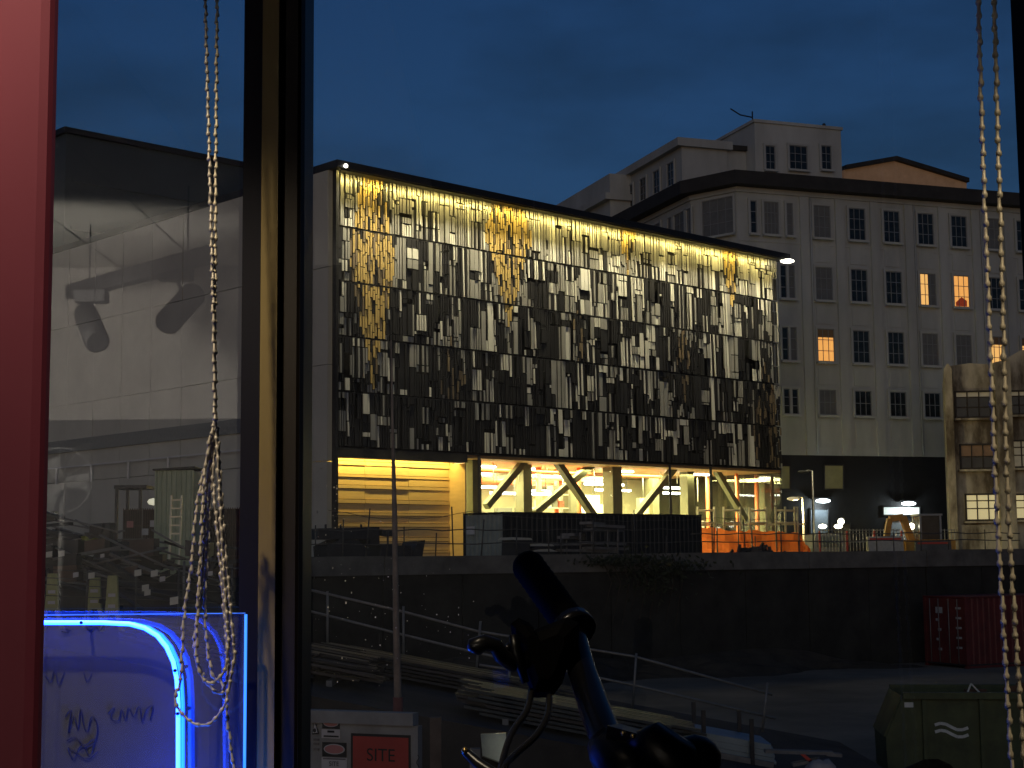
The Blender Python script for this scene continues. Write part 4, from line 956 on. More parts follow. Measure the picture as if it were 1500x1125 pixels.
bundle('long grey deck planks stacked mid ramp behind the mast', -4.2, 1.9, 29.2, 31.0, 5, 10, (0, 1, 1), 2.2)
bundle('teal tinted deck planks stacked below the bicycle handlebar', -1.0, 3.2, 25.4, 27.2, 6, 9, (2, 2, 0), .7)
q = at(1055, 1100, 27); t = thing('roofing_sheet_stack', 'stack of pale blue corrugated roofing sheets held by short dark posts', 'sheet stack', (q.x, q.y, ramp_z(q.x)))
rs = mat('roof_sheet', (.20, .27, .31), .4, .4, var=.15, scale=2)
for k in range(6):
    b = MB(); p0_ = Vector((3.0+random.uniform(-.06, .06), 26.4, ramp_z(3.0)+.10+k*.055)); ud = RS; wdt = 1.2
    n = 14; 
    for j in range(n):
        y0, y1 = j*wdt/n, (j+1)*wdt/n; z0, z1 = .018*(j % 2), .018*((j+1) % 2)
        b.poly([p0_+Vector((0, y0, z0)), p0_+ud*1.35+Vector((0, y0, z0)), p0_+ud*1.35+Vector((0, y1, z1)), p0_+Vector((0, y1, z1))])
        b.poly([p0_+Vector((0, y0, z0-.006)), p0_+Vector((0, y1, z1-.006)), p0_+ud*1.35+Vector((0, y1, z1-.006)), p0_+ud*1.35+Vector((0, y0, z0-.006))])
    b.poly([p0_, p0_+Vector((0, 0, -.05)), p0_+ud*1.35+Vector((0, 0, -.05)), p0_+ud*1.35]); b.build('sheet', rs, t)
for dx, dy in ((.15, -.12), (.95, -.12), (.15, 1.3), (.95, 1.3)):
    x_ = 3.0+dx; b = MB(); b.bar((x_, 26.4+dy, ramp_z(x_)-.02), (x_, 26.4+dy, ramp_z(x_)+.75), .07, .07); b.build('post', dsteel, t)
b = MB(); b.bar((3.02, 26.28, ramp_z(3.0)+.05), (4.3, 26.28, ramp_z(4.3)+.05), .09, .06); b.build('bearer', grey_t, t)
# debris at the ramp foot
q = at(1200, 1118, 25); t = thing('debris_pile', 'crumpled pale sack and broken boards at the foot of the ramp', 'rubble', (q.x, q.y, ramp_z(q.x)))
b = MB(); zz = ramp_z(q.x); b.ball(Vector((q.x, q.y, zz+.2)), .26, 12, sq=(1.1, 1, .8)); me_ = b.build('sack', mat('sack_pale', (.42, .38, .36), .9, var=.25, scale=6, bump=.6), t)
for v in me_.data.vertices: v.co *= 1+random.uniform(-.12, .12)
for (x0, y0, x1, y1, mm) in ((1172, 1102, 1195, 1122, MATS['tape_red']), (1160, 1120, 1200, 1112, grey_t), (1210, 1104, 1232, 1106, grey_t), (1120, 1100, 1220, 1103, grey_t)):
    b = MB(); b.bar(at(x0, y0, 25.2), at(x1, y1, 25.2), .05, .2); b.build('board', mm, t)
# mast
p0_, p1_ = at(583, 1035, 17), at(573, 498, 17)
t = thing('timber_mast', 'tall slim tapering timber mast standing behind the sign hoarding', 'pole', (p0_.x, 17, 0))
b = MB(); b.tube([(p0_.x+.05, 17, 0), p0_, at(580, 900, 17), at(578, 750, 17), at(575, 620, 17), p1_], [.052, .044, .034, .028, .015, .007], 10); b.build('shaft', mat('mast_wood', (.30, .23, .17), .8, var=.3, scale=6), t)
b = MB(); b.tube([p0_-Z*.5, p0_+Z*.10], .055, 10); b.build('collar', mat('mast_red', (.28, .10, .07), .8, var=.2), t)
# site hut with signs
hut_m = mat('hut_white', (.36, .36, .34), .7, var=.2, scale=2, stain=(.24, .235, .21))
HA, HBp = at(430, 1036, 15.7), at(612, 1050, 15.2); hx = (HBp-HA); hx.z = 0; hx.normalize(); hn = Vector((hx.y, -hx.x, 0)); hz = HBp.z
HA.z = hz; t = thing('sign_hoarding', 'white hoarding panel carrying a red SITE board and small hazard notices', 'hoarding', (HBp.x, HBp.y, 0))
l_ = (HBp-HA).length
b = MB(); b.prism([(HA.x, HA.y, 0), (HBp.x, HBp.y, 0), (HBp.x-hn.x*.1, HBp.y-hn.y*.1, 0), (HA.x-hn.x*.1, HA.y-hn.y*.1, 0)], (0, 0, hz-.09)); b.build('panel', hut_m, t)
for k in range(3):
    c = HA+hx*(.3+k*.8)-hn*.16; b = MB(); b.bar((c.x, c.y, 0), (c.x, c.y, hz-.3), .1, .1); b.build('stud', grey_t, t)
b = MB(); q0_ = HA+hn*.05-Z*.085; b.prism([q0_-hx*.1, q0_+hx*(l_-.03), q0_+hx*(l_-.03)-hn*.13, q0_-hx*.1-hn*.13], (0, 0, .12)); b.build('top_cap', hut_m, t)
b = MB(); c = HBp+hx*.1-hn*.2; b.bar((c.x, c.y, 0), (c.x, c.y, hz-.02), .09, .11); b.build('corner_post', mat('post_brown', (.14, .11, .085), .85, var=.3), t)
def hp(px, py, off=.01): return on_plane(px, py, HBp+hn*off, hn)
def plate(x0, y0, x1, y1, nm, m_, off=.012, par=None):
    b = MB(); a = hp(x0, y0, off); w_ = (hp(x1, y0, off)-a).dot(hx); h_ = a.z-hp(x0, y1, off).z
    b.prism([a, a+hx*w_, a+hx*w_-Z*h_, a-Z*h_], -hn*.009); return b.build(nm, m_, par or t)
red_s = mat('sign_red', (.50, .055, .04), .6, var=.12, scale=3); blk_s = mat('sign_black', (.015, .015, .016), .5, var=.1); wht_s = mat('sign_white', (.60, .58, .56), .6, var=.1); pink_s = mat('sign_oval', (.55, .22, .20), .6, var=.1)
sg_ = plate(514, 1074, 601, 1160, 'site_board_edge', blk_s, .012); plate(517, 1078, 598, 1158, 'site_board', red_s, .018, sg_)
b = MB(); text_mb(b, 'SITE', hp(558, 1107, .022), hx, Z, .125); b.build('lettering', blk_s, sg_)
for (x0, y0, x1, y1, oval) in ((472, 1052, 497, 1067, 1), (472, 1087, 507, 1108, 1)):
    o = plate(x0, y0, x1, y1, 'hazard_plate', blk_s)
    b = MB(); c = hp((x0+x1)/2, (y0+y1)/2, .02); rx = (hp(x1, y0)-hp(x0, y0)).length*.44; rz = (hp(x0, y0).z-hp(x0, y1).z)*.36
    b.prism([c+hx*rx*math.cos(a*math.pi/10)+Z*rz*math.sin(a*math.pi/10) for a in range(20)], -hn*.003); ov = b.build('oval', wht_s, o)
    b = MB(); b.prism([c+hn*.003+hx*rx*.9*math.cos(a*math.pi/10)+Z*rz*.82*math.sin(a*math.pi/10) for a in range(20)], -hn*.002); b.build('oval_field', pink_s if y0 > 1080 else MATS['sign_oval'], o)
    lo = plate(x0-1, y1+1, x1+1, y1+(14 if y0 < 1080 else 24), 'notice', wht_s, .011)
    if y0 < 1080:
        plate((x0+x1)/2-5, y1+3, (x0+x1)/2+5, y1+6, 'text_line', MATS['sign_black'], .014, lo); plate(x0+2, y1+10, x1-1, y1+12.5, 'text_line', MATS['sign_black'], .014, lo)
    else:
        plate(x0+1, y1+2, x1-1, y1+4, 'text_line', MATS['rod_grey'], .014, lo); b = MB(); text_mb(b, 'SITE', hp((x0+x1)/2, y1+11, .015), hx, Z, .045); b.build('lettering', blk_s, lo)
b = MB(); tri = [hp(457, 1076, .014), hp(467, 1075, .014), hp(461, 1054, .014)]; b.prism(tri, -hn*.002); o = b.build('hazard_triangle', blk_s, t)
c = sum(tri, Vector())/3; b = MB(); b.prism([c+(p-c)*.72+hn*.003 for p in tri], -hn*.002); b.build('triangle_field', wht_s, o)
b = MB(); b.ball(hp(461, 1070, .02), .018, 8, sq=(1, .2, 1.2)); b.build('flame_mark', blk_s, o)
for y_ in (1082, 1088, 1096): plate(459, y_, 467, y_+3, 'text_line', MATS['rod_grey'], .013)
b = MB(); pts = [hp(612+2*math.sin(k*1.3), 1106+k*3, .015) for k in range(7)]; b.tube(pts, .004, 5); b.build('pen_mark', blk_s, t)
# ================================================================== LEFT PLATFORM
PZ = 3.25
brown = mat('brown_mesh', (.13, .085, .06), .8, var=.3, scale=3)
q = at(270, 770, 43); t = thing('brown_mesh_fence', 'brown mesh site fence with small notices on the upper platform', 'fence', (q.x, 43, PZ))
xa, xb, zt_ = at(180, 746, 43).x, at(352, 746, 43).x, at(260, 744, 43).z
n = 6
for k in range(n):
    x0, x1 = xa+(xb-xa)*k/n+.02, xa+(xb-xa)*(k+1)/n-.02; b = MB()
    for j in range(9): xx = x0+(x1-x0)*j/8; b.bar((xx, 43, PZ), (xx, 43, zt_), .03, .02, up=(0, 1, 0))
    for j in range(7): zz = PZ+.05+(zt_-PZ-.1)*j/6; b.bar((x0, 43.02, zz), (x1, 43.02, zz), .03, .02)
    pn = b.build('fence_panel', brown, t)
    b = MB(); b.box((x0, 43.04, PZ+.05), (x1, 43.06, zt_-.05)); b.build('backing', mat('brown_cloth', (.075, .055, .045), .9, var=.3), pn)
for x_, y_, c_ in ((190, 768, pink_s), (224, 767, wht_s), (212, 779, wht_s), (242, 786, MATS['hall_yellow'])):
    p = at(x_, y_, 42.9); b = MB(); b.box((p.x-.09, 42.93, p.z-.09), (p.x+.09, 42.95, p.z+.09)); b.build('notice', c_, t)
rnd = random.Random(5)
for (nm, lab, cat, px0, px1, py0, py1, yy, cnt) in (('pipe_pile', 'tangle of scaffold pipes and clips heaped behind the yellow trestles', 'pipe pile', 62, 200, 800, 858, 32.5, 34), ('board_pile', 'jumbled boards and crates beneath the brown mesh fence', 'board pile', 175, 345, 792, 850, 35.0, 34), ('offcut_pile', 'scattered offcuts and pipe ends along the platform rear', 'offcuts', 62, 180, 752, 796, 39.0, 22)):
    c_ = at((px0+px1)/2, py1, yy); zz = ramp_z(c_.x); t = thing(nm, lab, cat, (c_.x, yy, zz))
    for k in range(cnt):
        x_ = rnd.uniform(px0, px1); y_ = rnd.uniform(py0, py1); p = at(x_, y_, yy+rnd.uniform(-1, 1)); l2 = rnd.uniform(.15, .9); ang = rnd.gauss(-.18, .25)
        v = Vector((math.cos(ang), rnd.uniform(-.3, .3), math.sin(ang))).normalized()*l2; b = MB(); p.z = max(p.z, zz+.12)
        if k % 3 == 0: b.tube([p-v, p+v], .025, 6); b.build('pipe', rpipe, t)
        elif k % 3 == 1: b.bar(p-v*.8, p+v*.8, rnd.uniform(.04, .10), rnd.uniform(.1, .3)); b.build('board', rnd.choice((plank_m[0], plank_m[1], grey_t)), t)
        else:
            hs2 = rnd.uniform(.08, .28); b.obox(p, (hs2, 0, rnd.uniform(-.05, .05)), (0, hs2, 0), (0, 0, hs2*.7)); b.build('crate', rnd.choice((mach, dsteel, brown, mach)), t)
    b = MB(); n2 = 9; w2 = at(px1, 800, yy).x-at(px0, 800, yy).x; hh = at(400, (py0*.45+py1*.55), yy).z-zz
    pts2 = [(c_.x-w2/2, yy-.6, zz-.02)] + [(c_.x-w2/2+w2*k/n2, yy-.6, zz+max(.1, hh*rnd.uniform(.5, .95))) for k in range(n2+1)] + [(c_.x+w2/2, yy-.6, zz-.02)]
    b.prism(pts2, (0, 1.4, 0)); b.build('heap', mat('heap_dark', (.03, .03, .033), .9, var=.5, scale=1.5, bump=.5), t)
# small roller with canopy
q = at(196, 745, 46); t = thing('site_roller', 'small dark roller with flat canopy above the brown fence', 'roller', (q.x, 46, PZ))
zc = at(196, 712, 46).z; x0, x1 = at(174, 745, 46).x, at(221, 745, 46).x
b = MB(); b.box((x0, 45.4, zc-.10), (x1, 46.6, zc)); b.build('canopy', mach, t)
for xx in (x0+.06, x0+.38, x1-.2):
    b = MB(); b.bar((xx, 45.5, PZ+1.0), (xx, 45.5, zc-.1), .08, .08); b.build('canopy_post', mach, t)
b = MB(); b.box((x0-.1, 45.45, PZ+.7), (x1+.2, 46.55, PZ+1.35)); b.build('body', mach, t)
for xx in (x0, x1+.1): b = MB(); b.tube([(xx, 45.35, PZ+.45), (xx, 46.65, PZ+.45)], .45, 16); b.build('drum', dsteel, t)
b = MB(); b.box((x0+.45, 45.7, PZ+1.351), (x0+.75, 46.2, PZ+1.9)); b.build('seat', mach, t)
p = at(225, 735, 45.2); b = MB(); b.ball(p, .12, 8, sq=(1.6, .6, .9)); b.build('lamp', mat('lamp_soft', (.9, .9, .7), .5, var=0, emit=(1, .97, .7), estr=.5), t)
# corrugated shed
q0_, q1_ = at(226, 745, 41), at(283, 745, 41); zt_ = at(250, 689, 41).z
shed = mat('shed_green', (.44, .50, .32), .6, var=.12, scale=2)
t = thing('corrugated_shed', 'pale green corrugated metal shed on the upper platform', 'shed', ((q0_.x+q1_.x)/2, 41, PZ))
b = MB(); corr_panel(b, Vector((q0_.x, 41, PZ)), Vector((1, 0, 0)), Vector((0, -1, 0)), q1_.x-q0_.x, zt_-PZ, pitch=.13, depth=.03); b.build('front_wall', shed, t)
b = MB(); b.box((q0_.x+.01, 41.05, PZ), (q1_.x-.01, 42.4, zt_-.02)); b.build('core', shed, t)
b = MB(); b.prism([(q0_.x-.04, 40.9, zt_), (q1_.x+.04, 40.9, zt_+.06), (q1_.x+.04, 42.45, zt_+.06), (q0_.x-.04, 42.45, zt_)], (0, 0, .04)); b.build('roof', dsteel, t)
# ladder
t = thing('stepladder', 'pale aluminium stepladder leaning by the corrugated shed', 'ladder', tuple(at(252, 815, 37).xy)+(PZ,))
lad = mat('ladder_alu', (.66, .62, .44), .4, .3, var=.1)
for xb_, xt_ in ((247, 251), (261, 266)):
    a, e = at(xb_, 800, 36.5), at(xt_, 726, 37.2); b = MB(); b.bar((a.x, a.y, PZ), e, .06, .04, up=(0, 1, 0)); b.build('rail', lad, t)
for k in range(6):
    f_ = k/6+.08; a = at(247+4*f_, 800-74*f_, 36.5+.7*f_); e = at(261+5*f_, 800-74*f_, 36.5+.7*f_); b = MB(); b.bar(a, e, .035, .05); b.build('rung', lad, t)
# yellow trestles, tarps, sign cards, timber piles
ytr = mat('trestle_yellow', (.42, .42, .18), .7, var=.25, scale=4)
def trestle(px, py0, py1, y, lab):
    a, e = at(px-12, py1, y), at(px+12, py0, y); t = thing('plastic_trestle', lab, 'trestle', ((a.x+e.x)/2, y, ramp_z((a.x+e.x)/2)))
    zb_ = ramp_z((a.x+e.x)/2); zt_ = e.z
    b = MB(); b.prism([(a.x+.02, y, zb_+.35), (e.x-.02, y, zb_+.35), (e.x-.06, y, zt_), (a.x+.06, y, zt_)], (0, .10, 0)); b.build('board', ytr, t)
    for xx, d_ in ((a.x+.05, -.1), (e.x-.05, .1)): b = MB(); b.bar((xx+d_, y+.05, zb_), (xx, y+.05, zb_+.36), .09, .08, up=(0, 1, 0)); b.build('leg', ytr, t)
    for k in range(2): b = MB(); b.bar((a.x+.08, y-.012, zb_+.5+.2*k), (e.x-.08, y-.012, zb_+.5+.2*k), .06, .01); b.build('stripe', wht_s, t)
trestle(138, 846, 890, 30, 'dull yellow plastic trestle beside a wider one on the platform'); trestle(164, 843, 888, 28.5, 'wider dull yellow plastic trestle with white stripes on the platform'); trestle(76, 840, 885, 29.5, 'dull yellow plastic trestle next to the red post')
for i_, (x0, y0, x1, y1, y_, m_) in enumerate(((64, 777, 118, 786, 36, 0), (66, 770, 104, 767, 37, 1), (98, 800, 128, 811, 34.2, 0), (98, 825, 130, 835, 33, 1), (98, 808, 132, 818, 33.6, 1), (84, 853, 130, 869, 31, 0), (170, 870, 205, 892, 30, 0), (150, 880, 175, 890, 29, 1), (180, 795, 235, 806, 35, 1), (165, 850, 200, 862, 31.5, 1), (200, 865, 300, 885, 31, 1), (90, 790, 150, 802, 34.8, 1))):
    a, e = at(x0, y0, y_), at(x1, y1, y_-.3); zz = ramp_z(a.x)
    if i_ == 0:
        t = thing('timber_pile', 'loose pile of grey timbers and pipes heaped on the upper platform', 'timber pile', (a.x, y_-4, ramp_z(a.x)))
    b = MB(); b.bar(a, e, .07, .16); b.build('timber', plank_m[m_], t)
b = MB(); c = at(110, 860, 35); b.prism([(c.x-3, 31, PZ), (c.x+4, 31, PZ), (c.x+3, 31, PZ+.45), (c.x+1.5, 31, PZ+.75), (c.x-1.5, 31, PZ+.6)], (0, 5.2, 0)); b.build('core', mat('pile_dark', (.045, .045, .05), .9, var=.5, scale=1.5, bump=.6), t)
p = at(135, 800, 33.2); t = thing('crumpled_tarp', 'crumpled yellow-green tarpaulin draped on the timber pile', 'tarpaulin', (p.x, p.y, p.z-.25))
b = MB(); nx_, nz_ = 9, 5
def tp(u_, v_): return at(118+38*u_, 786+ (6*u_) + 17*v_, 33.2) + Vector((0, .12*math.sin(u_*9+v_*4)+.1*v_, .03*math.sin(u_*13)))
for i_ in range(nx_):
    for j in range(nz_): b.poly([tp(i_/nx_, j/nz_), tp((i_+1)/nx_, j/nz_), tp((i_+1)/nx_, (j+1)/nz_), tp(i_/nx_, (j+1)/nz_)], 0, True)
b.build('sheet', mat('tarp_yellow', (.40, .42, .13), .7, var=.25, scale=4), t)
grp = 'white notice cards dotted over the platform fence'
fn = thing('low_notice_fence', 'low wire fence carrying white notice cards across the platform edge', 'fence', (at(200, 860, 29.5).x, 29.5, PZ))
for z_ in (840, 852, 862, 878):
    a, e = at(60, z_-6, 29.5), at(352, z_+6, 29.5); b = MB(); b.tube([a, e], .008, 5); b.build('wire', ppipe, fn)
for x_ in (70, 128, 200, 262, 340):
    a = at(x_, 832, 29.55); b = MB(); b.tube([(a.x, 29.55, ramp_z(a.x)-.02), a], .02, 6); b.build('post', ppipe, fn)
for x_, y_, w_ in ((72, 812, 9), (90, 811, 9), (111, 842, 8), (134, 843, 9), (202, 839, 10), (226, 840, 10), (216, 868, 9), (255, 880, 12), (238, 848, 8), (308, 840, 7), (150, 814, 6), (213, 861, 10)):
    a = at(x_, y_, 29.46); s_ = w_/2260*29.46/2; b = MB(); b.obox(a, (s_, 0, .15*s_), (0, .004, 0), (0, 0, s_*.9)); o = b.build('notice_card', mat('card_bright', (.72, .70, .58), .6, var=.1) if w_ > 8 else wht_s, fn)
# ================================================================== ROOM AND WINDOW
FLZ, CEZ, YW = 3.3, 6.35, 2.0
rm_dark = mat('room_wall_dark', (.05, .048, .046), .9, var=.1); rm_wall = mat('room_wall_pale', (.55, .53, .50), .9, var=.05)  # room tones: pale where the reflection should show, dark where it should not
b = MB(); b.box((-3.4, -5.2, FLZ-.15), (3.2, 2.15, FLZ)); b.build('room_floor', mat('room_floor_wood', (.10, .07, .05), .6, var=.3), kind='structure')
b = MB(); b.box((-3.4, -5.2, CEZ+.03), (3.2, 2.15, CEZ+.2)); cl = b.build('room_ceiling', rm_wall, kind='structure')
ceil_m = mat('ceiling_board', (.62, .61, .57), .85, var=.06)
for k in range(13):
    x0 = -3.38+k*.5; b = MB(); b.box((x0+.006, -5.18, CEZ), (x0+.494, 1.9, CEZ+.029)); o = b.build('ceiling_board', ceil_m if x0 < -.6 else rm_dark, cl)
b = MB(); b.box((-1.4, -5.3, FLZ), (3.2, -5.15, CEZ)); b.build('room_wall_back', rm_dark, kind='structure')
b = MB(); b.box((-3.4, -5.3, 5.42), (-1.4, -5.15, CEZ)); b.build('room_wall_back_upper', rm_wall, kind='structure')
b = MB(); b.box((-3.4, -5.3, FLZ), (-1.4, -5.13, 5.418)); b.build('room_wall_back_lower', mat('room_wall_low_dark', (.10, .098, .09), .9, var=.2), kind='structure')  # made-up dark lower band, keeps the reflection dim down there
b = MB(); b.box((-3.5, -5.3, FLZ), (-3.4, 2.15, CEZ)); b.build('room_wall_left', rm_wall, kind='structure')
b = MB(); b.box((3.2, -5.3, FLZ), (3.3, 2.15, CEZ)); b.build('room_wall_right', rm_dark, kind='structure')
wx = {k: at(px, 562, YW).x for k, px in (('m0', 353), ('m1', 456))}; wx['r'] = at(1506, 562, 2.08).x
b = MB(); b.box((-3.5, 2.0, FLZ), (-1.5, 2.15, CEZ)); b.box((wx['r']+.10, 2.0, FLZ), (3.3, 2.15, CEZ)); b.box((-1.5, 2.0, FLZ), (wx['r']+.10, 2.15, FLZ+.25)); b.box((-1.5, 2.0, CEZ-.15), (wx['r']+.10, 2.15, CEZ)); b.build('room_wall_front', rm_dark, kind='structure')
wf = thing('shop_window', 'tall two-pane shop window with dark and brass mullion', 'window', ((wx['m0']+wx['m1'])/2, YW, FLZ+.25))
wg = glass('window_glass', 0.08)
frame_navy = mat('frame_navy', (.006, .006, .012), .5, var=.1, spec=.2); brass = mat('frame_brass', (.27, .20, .075), .42, .35, var=.12, scale=20, stretch=(1, 1, .05)); frame_brown = mat('frame_brown', (.014, .010, .007), .5, .2, var=.25, scale=18, stretch=(1, 1, .04))
zb_, zt_ = FLZ+.25, CEZ-.15
xp = lambda px, y: at(px, 562, y).x
for (a, e) in ((-1.46, wx['m0']+.012), (wx['m1']-.012, wx['r']+.02)):
    b = MB(); b.poly([(a, YW+.045, zb_), (e, YW+.045, zb_), (e, YW+.045, zt_), (a, YW+.045, zt_)]); b.build('glass_pane', wg, wf)
b = MB(); b.box((xp(353, 1.99), 1.99, zb_), (xp(380, 1.99), 2.08, zt_)); b.build('mullion_strip', frame_navy, wf)
b = MB(); b.box((xp(380.5, 1.975), 1.975, zb_), (xp(405, 1.975), 2.08, zt_)); b.build('brass_strip', brass, wf)
b = MB(); b.box((xp(405, 2.0), 2.012, zb_), (xp(412, 2.0), 2.08, zt_)); b.build('gap_strip', frame_navy, wf)
b = MB(); x0, x1 = xp(411, 1.985), xp(456, 2.07); n = 8
prof = [(x0, 2.08), (x0, 1.995), (x0+.004, 1.985), (x0+(x1-x0)*.7, 1.985), (x0+(x1-x0)*.82, 1.99), (x0+(x1-x0)*.86, 1.984), (x1-.003, 1.986), (x1, 1.992), (x1, 2.08)]
b.prism([(x, y, zb_) for x, y in prof], (0, 0, zt_-zb_)); b.build('mullion_box', frame_brown, wf)
b = MB(); b.box((wx['r'], 1.98, zb_), (wx['r']+.12, 2.08, zt_)); b.build('jamb', mat('jamb_black', (.002, .002, .003), .8, var=0, spec=.1), wf)
b = MB(); b.box((-1.5, 1.98, zb_), (-1.44, 2.08, zt_)); b.build('jamb', frame_navy, wf)
b = MB(); b.box((-1.44, 1.92, zb_-.06), (wx['r'], 2.08, zb_)); b.build('sill', frame_brown, wf)
b = MB(); rs2 = random.Random(3)
for k in range(150):
    if k < 95: x_, y_ = rs2.gauss(560, 75), rs2.gauss(905, 55)
    else: x_, y_ = rs2.gauss(478, 22), rs2.gauss(730, 30)
    if x_ < 459: x_ = 459+(459-x_)*.5
    p = at(x_, y_, YW+.043); r2 = abs(rs2.gauss(0, .00032))+.0002; st = rs2.choice((1, 1, 2.2)); b.poly([p+Vector((r2*math.cos(a*math.pi/3), 0, r2*st*math.sin(a*math.pi/3))) for a in range(6)])
b.build('dust_specks', mat('dust', (.55, .53, .48), .9, var=0), wf, kind='stuff')
# red post
xr = at(69, 562, 1.255).x
t = thing('red_post', 'red painted timber post standing inside the shop window', 'post', (xr-.06, 1.26, FLZ))
pr = [(xr-.125, 1.262), (xr-.122, 1.252), (xr-.112, 1.247), (xr-.010, 1.247), (xr-.003, 1.249), (xr-.0005, 1.254), (xr, 1.262), (xr-.006, 1.268), (xr-.12, 1.268), (xr-.125, 1.265)]
b = MB(); b.prism([(x, y, FLZ+.1) for x, y in pr], (0, 0, CEZ-FLZ-.1)); b.build('shaft', mat('post_red', (.27, .042, .082), .6, var=.06, scale=2), t)
b = MB(); b.box((xr-.14, 1.23, FLZ), (xr+.015, 1.295, FLZ+.1)); b.build('plinth', frame_navy, t)
# blind chains
def chain(mb, pts, pitch, r0, r1):
    P = [Vector(p) for p in pts]; out = []; rs_ = []
    seg = [0]
    for a, e in zip(P[:-1], P[1:]): seg.append(seg[-1]+(e-a).length)
    def pos(s_):
        for k in range(len(P)-1):
            if s_ <= seg[k+1] or k == len(P)-2:
                u_ = (s_-seg[k])/max(1e-6, seg[k+1]-seg[k]); 
                p_1 = P[max(0, k-1)]; p_2 = P[min(len(P)-1, k+2)]
                a, e = P[k], P[k+1]; m0 = (e-p_1)*.5; m1 = (p_2-a)*.5; t2, t3 = u_*u_, u_**3
                return a*(2*t3-3*t2+1)+m0*(t3-2*t2+u_)+e*(-2*t3+3*t2)+m1*(t3-t2)
    s_ = 0; k = 0
    while s_ < seg[-1]:
        for f_, r in ((0, r0), (.45, r0*1.05), (.62, r1), (.85, r1), (.93, r0)):
            if s_+f_*pitch <= seg[-1]:
                wob = Vector((.0007*math.sin(k*2.4), .0005*math.cos(k*1.7), 0)); out.append(pos(s_+f_*pitch)+wob); rs_.append(r)
        s_ += pitch; k += 1
    mb.tube(out, rs_, 7)
chain_m = mat('chain_beige', (.56, .50, .37), .45, .15, var=.15, scale=40)
chain_g = mat('chain_grey', (.50, .46, .40), .45, .2, var=.15, scale=40)
cz = CEZ
def vtop(p): return [Vector((p.x, p.y, cz-(cz-p.z)*k/8)) for k in range(8)]
t = thing('blind_chain', 'pair of beige beaded blind chains hanging by the right window jamb', 'chain', (at(1450, 560, 1.8).x, 1.8, FLZ+.3), 'roller blind chains in the window')
for pts in (((1433, 0), (1438, 180), (1447, 420), (1458, 700), (1469, 900), (1483, 1140)), ((1456, 0), (1461, 180), (1468, 420), (1475, 700), (1486, 900), (1502, 1140))):
    P = [at(x, y, 1.8) for x, y in pts]; P = vtop(P[0]) + P; e_ = P[-1]; P += [e_+Vector((.005, 0, -.3))]
    b = MB(); chain(b, P, .0172, .0021, .0036); b.build('chain_strand', chain_m, t)
t = thing('blind_chain', 'knotted bundle of thin blind chains looping over the neon sign', 'chain', (at(315, 800, 1.84).x, 1.84, FLZ+.3), 'roller blind chains in the window')
loops = [((301, 0), (307, 250), (312, 450), (314, 620)), ((318, 0), (316, 250), (315, 450), (316, 620)),
 ((313, 618), (300, 690), (294, 800), (288, 930), (290, 975), (304, 1000), (324, 990), (334, 950), (328, 850), (320, 700), (316, 618)),
 ((314, 630), (290, 730), (280, 830), (270, 900), (264, 1000), (257, 1012), (262, 1040), (285, 1060), (310, 1058), (330, 1030), (336, 1000), (343, 960), (338, 900), (328, 780), (318, 625)),
 ((312, 640), (303, 720), (298, 820), (290, 900), (285, 950), (298, 990), (318, 1015), (330, 1005), (333, 960), (322, 820), (312, 700), (316, 640)),
 ((316, 625), (309, 700), (304, 800), (300, 900), (310, 985), (326, 1005), (336, 1080), (344, 1140)),
 ((310, 650), (306, 665), (315, 672), (320, 655), (308, 642), (318, 634), (312, 622), (318, 660), (309, 680))]
for k, l_ in enumerate(loops):
    P = [at(x, y, 1.84+.004*k) for x, y in l_]
    if k < 2: P = vtop(P[0]) + P
    b = MB(); chain(b, P, .0105 if k < 2 else .0115, .0015, .0026); b.build('chain_strand', chain_m if k in (1, 6) else chain_g, t)
# neon sign: acrylic sheet with blue tube
YA = 1.93
t = thing('neon_sign', 'blue neon outline sign on clear acrylic sheet propped in the window', 'neon sign', (at(200, 1100, YA).x, YA, FLZ+.25))
NB_ = (.01, .12, 1.0)
neon_m = mat('neon_blue', (.05, .3, 1), .4, var=0, emit=(.004, .05, 1.0), estr=9); core_m = mat('neon_core', (.6, .9, 1), .4, var=0, emit=(.006, .055, 1.0), estr=22)
a, e = at(20, 902, YA), at(359, 902, YA); za = a.z-.001; zbt = FLZ+.28; xl = -1.15
acr = glass('acrylic', 0.10, body=.20, bcol=(.28, .30, .40))  # bluish haze of reflections put into the sheet as diffuse colour
b = MB(); b.poly([(xl, YA, zbt), (e.x, YA, zbt), (e.x, YA, za), (xl, YA, za)]); b.build('acrylic_sheet', acr, t)
edge_m = mat('edge_glow', (.1, .3, 1), .3, var=0, emit=(.03, .22, 1.0), estr=1.6)
b = MB(); b.bar((e.x+.001, YA, zbt), (e.x+.001, YA, za), .006, .0025, up=(0, 1, 0)); b.build('sheet_edge', edge_m, t)
b = MB(); b.bar((xl, YA, za+.0015), (e.x, YA, za+.0015), .0012, .005); b.build('sheet_edge', mat('edge_dim', (.1, .3, 1), .3, var=0, emit=(.05, .2, .9), estr=.5), t)
YT = YA-.035
def npt(px, py): return at(px, py, YT)
path = [(-330, 911), (60, 912), (150, 912), (190, 914), (212, 920), (230, 931), (244, 948), (254, 970), (259, 995), (261, 1030), (261, 1125), (262, 1240)]
b = MB(); b.tube([npt(*p) for p in path], .0028, 8); b.build('neon_tube', core_m, t)
b = MB(); b.tube([npt(*p)+Vector((.0045, .006, .0)) for p in path], .0022, 8); b.build('neon_halo_tube', neon_m, t)
for p in ((120, 912), (257, 982), (261, 1045)):
    c = npt(*p); b = MB(); b.tube([c+Vector((0, -.004, 0)), c+Vector((0, .034, 0))], .0022, 6); b.build('standoff', frame_navy, t)
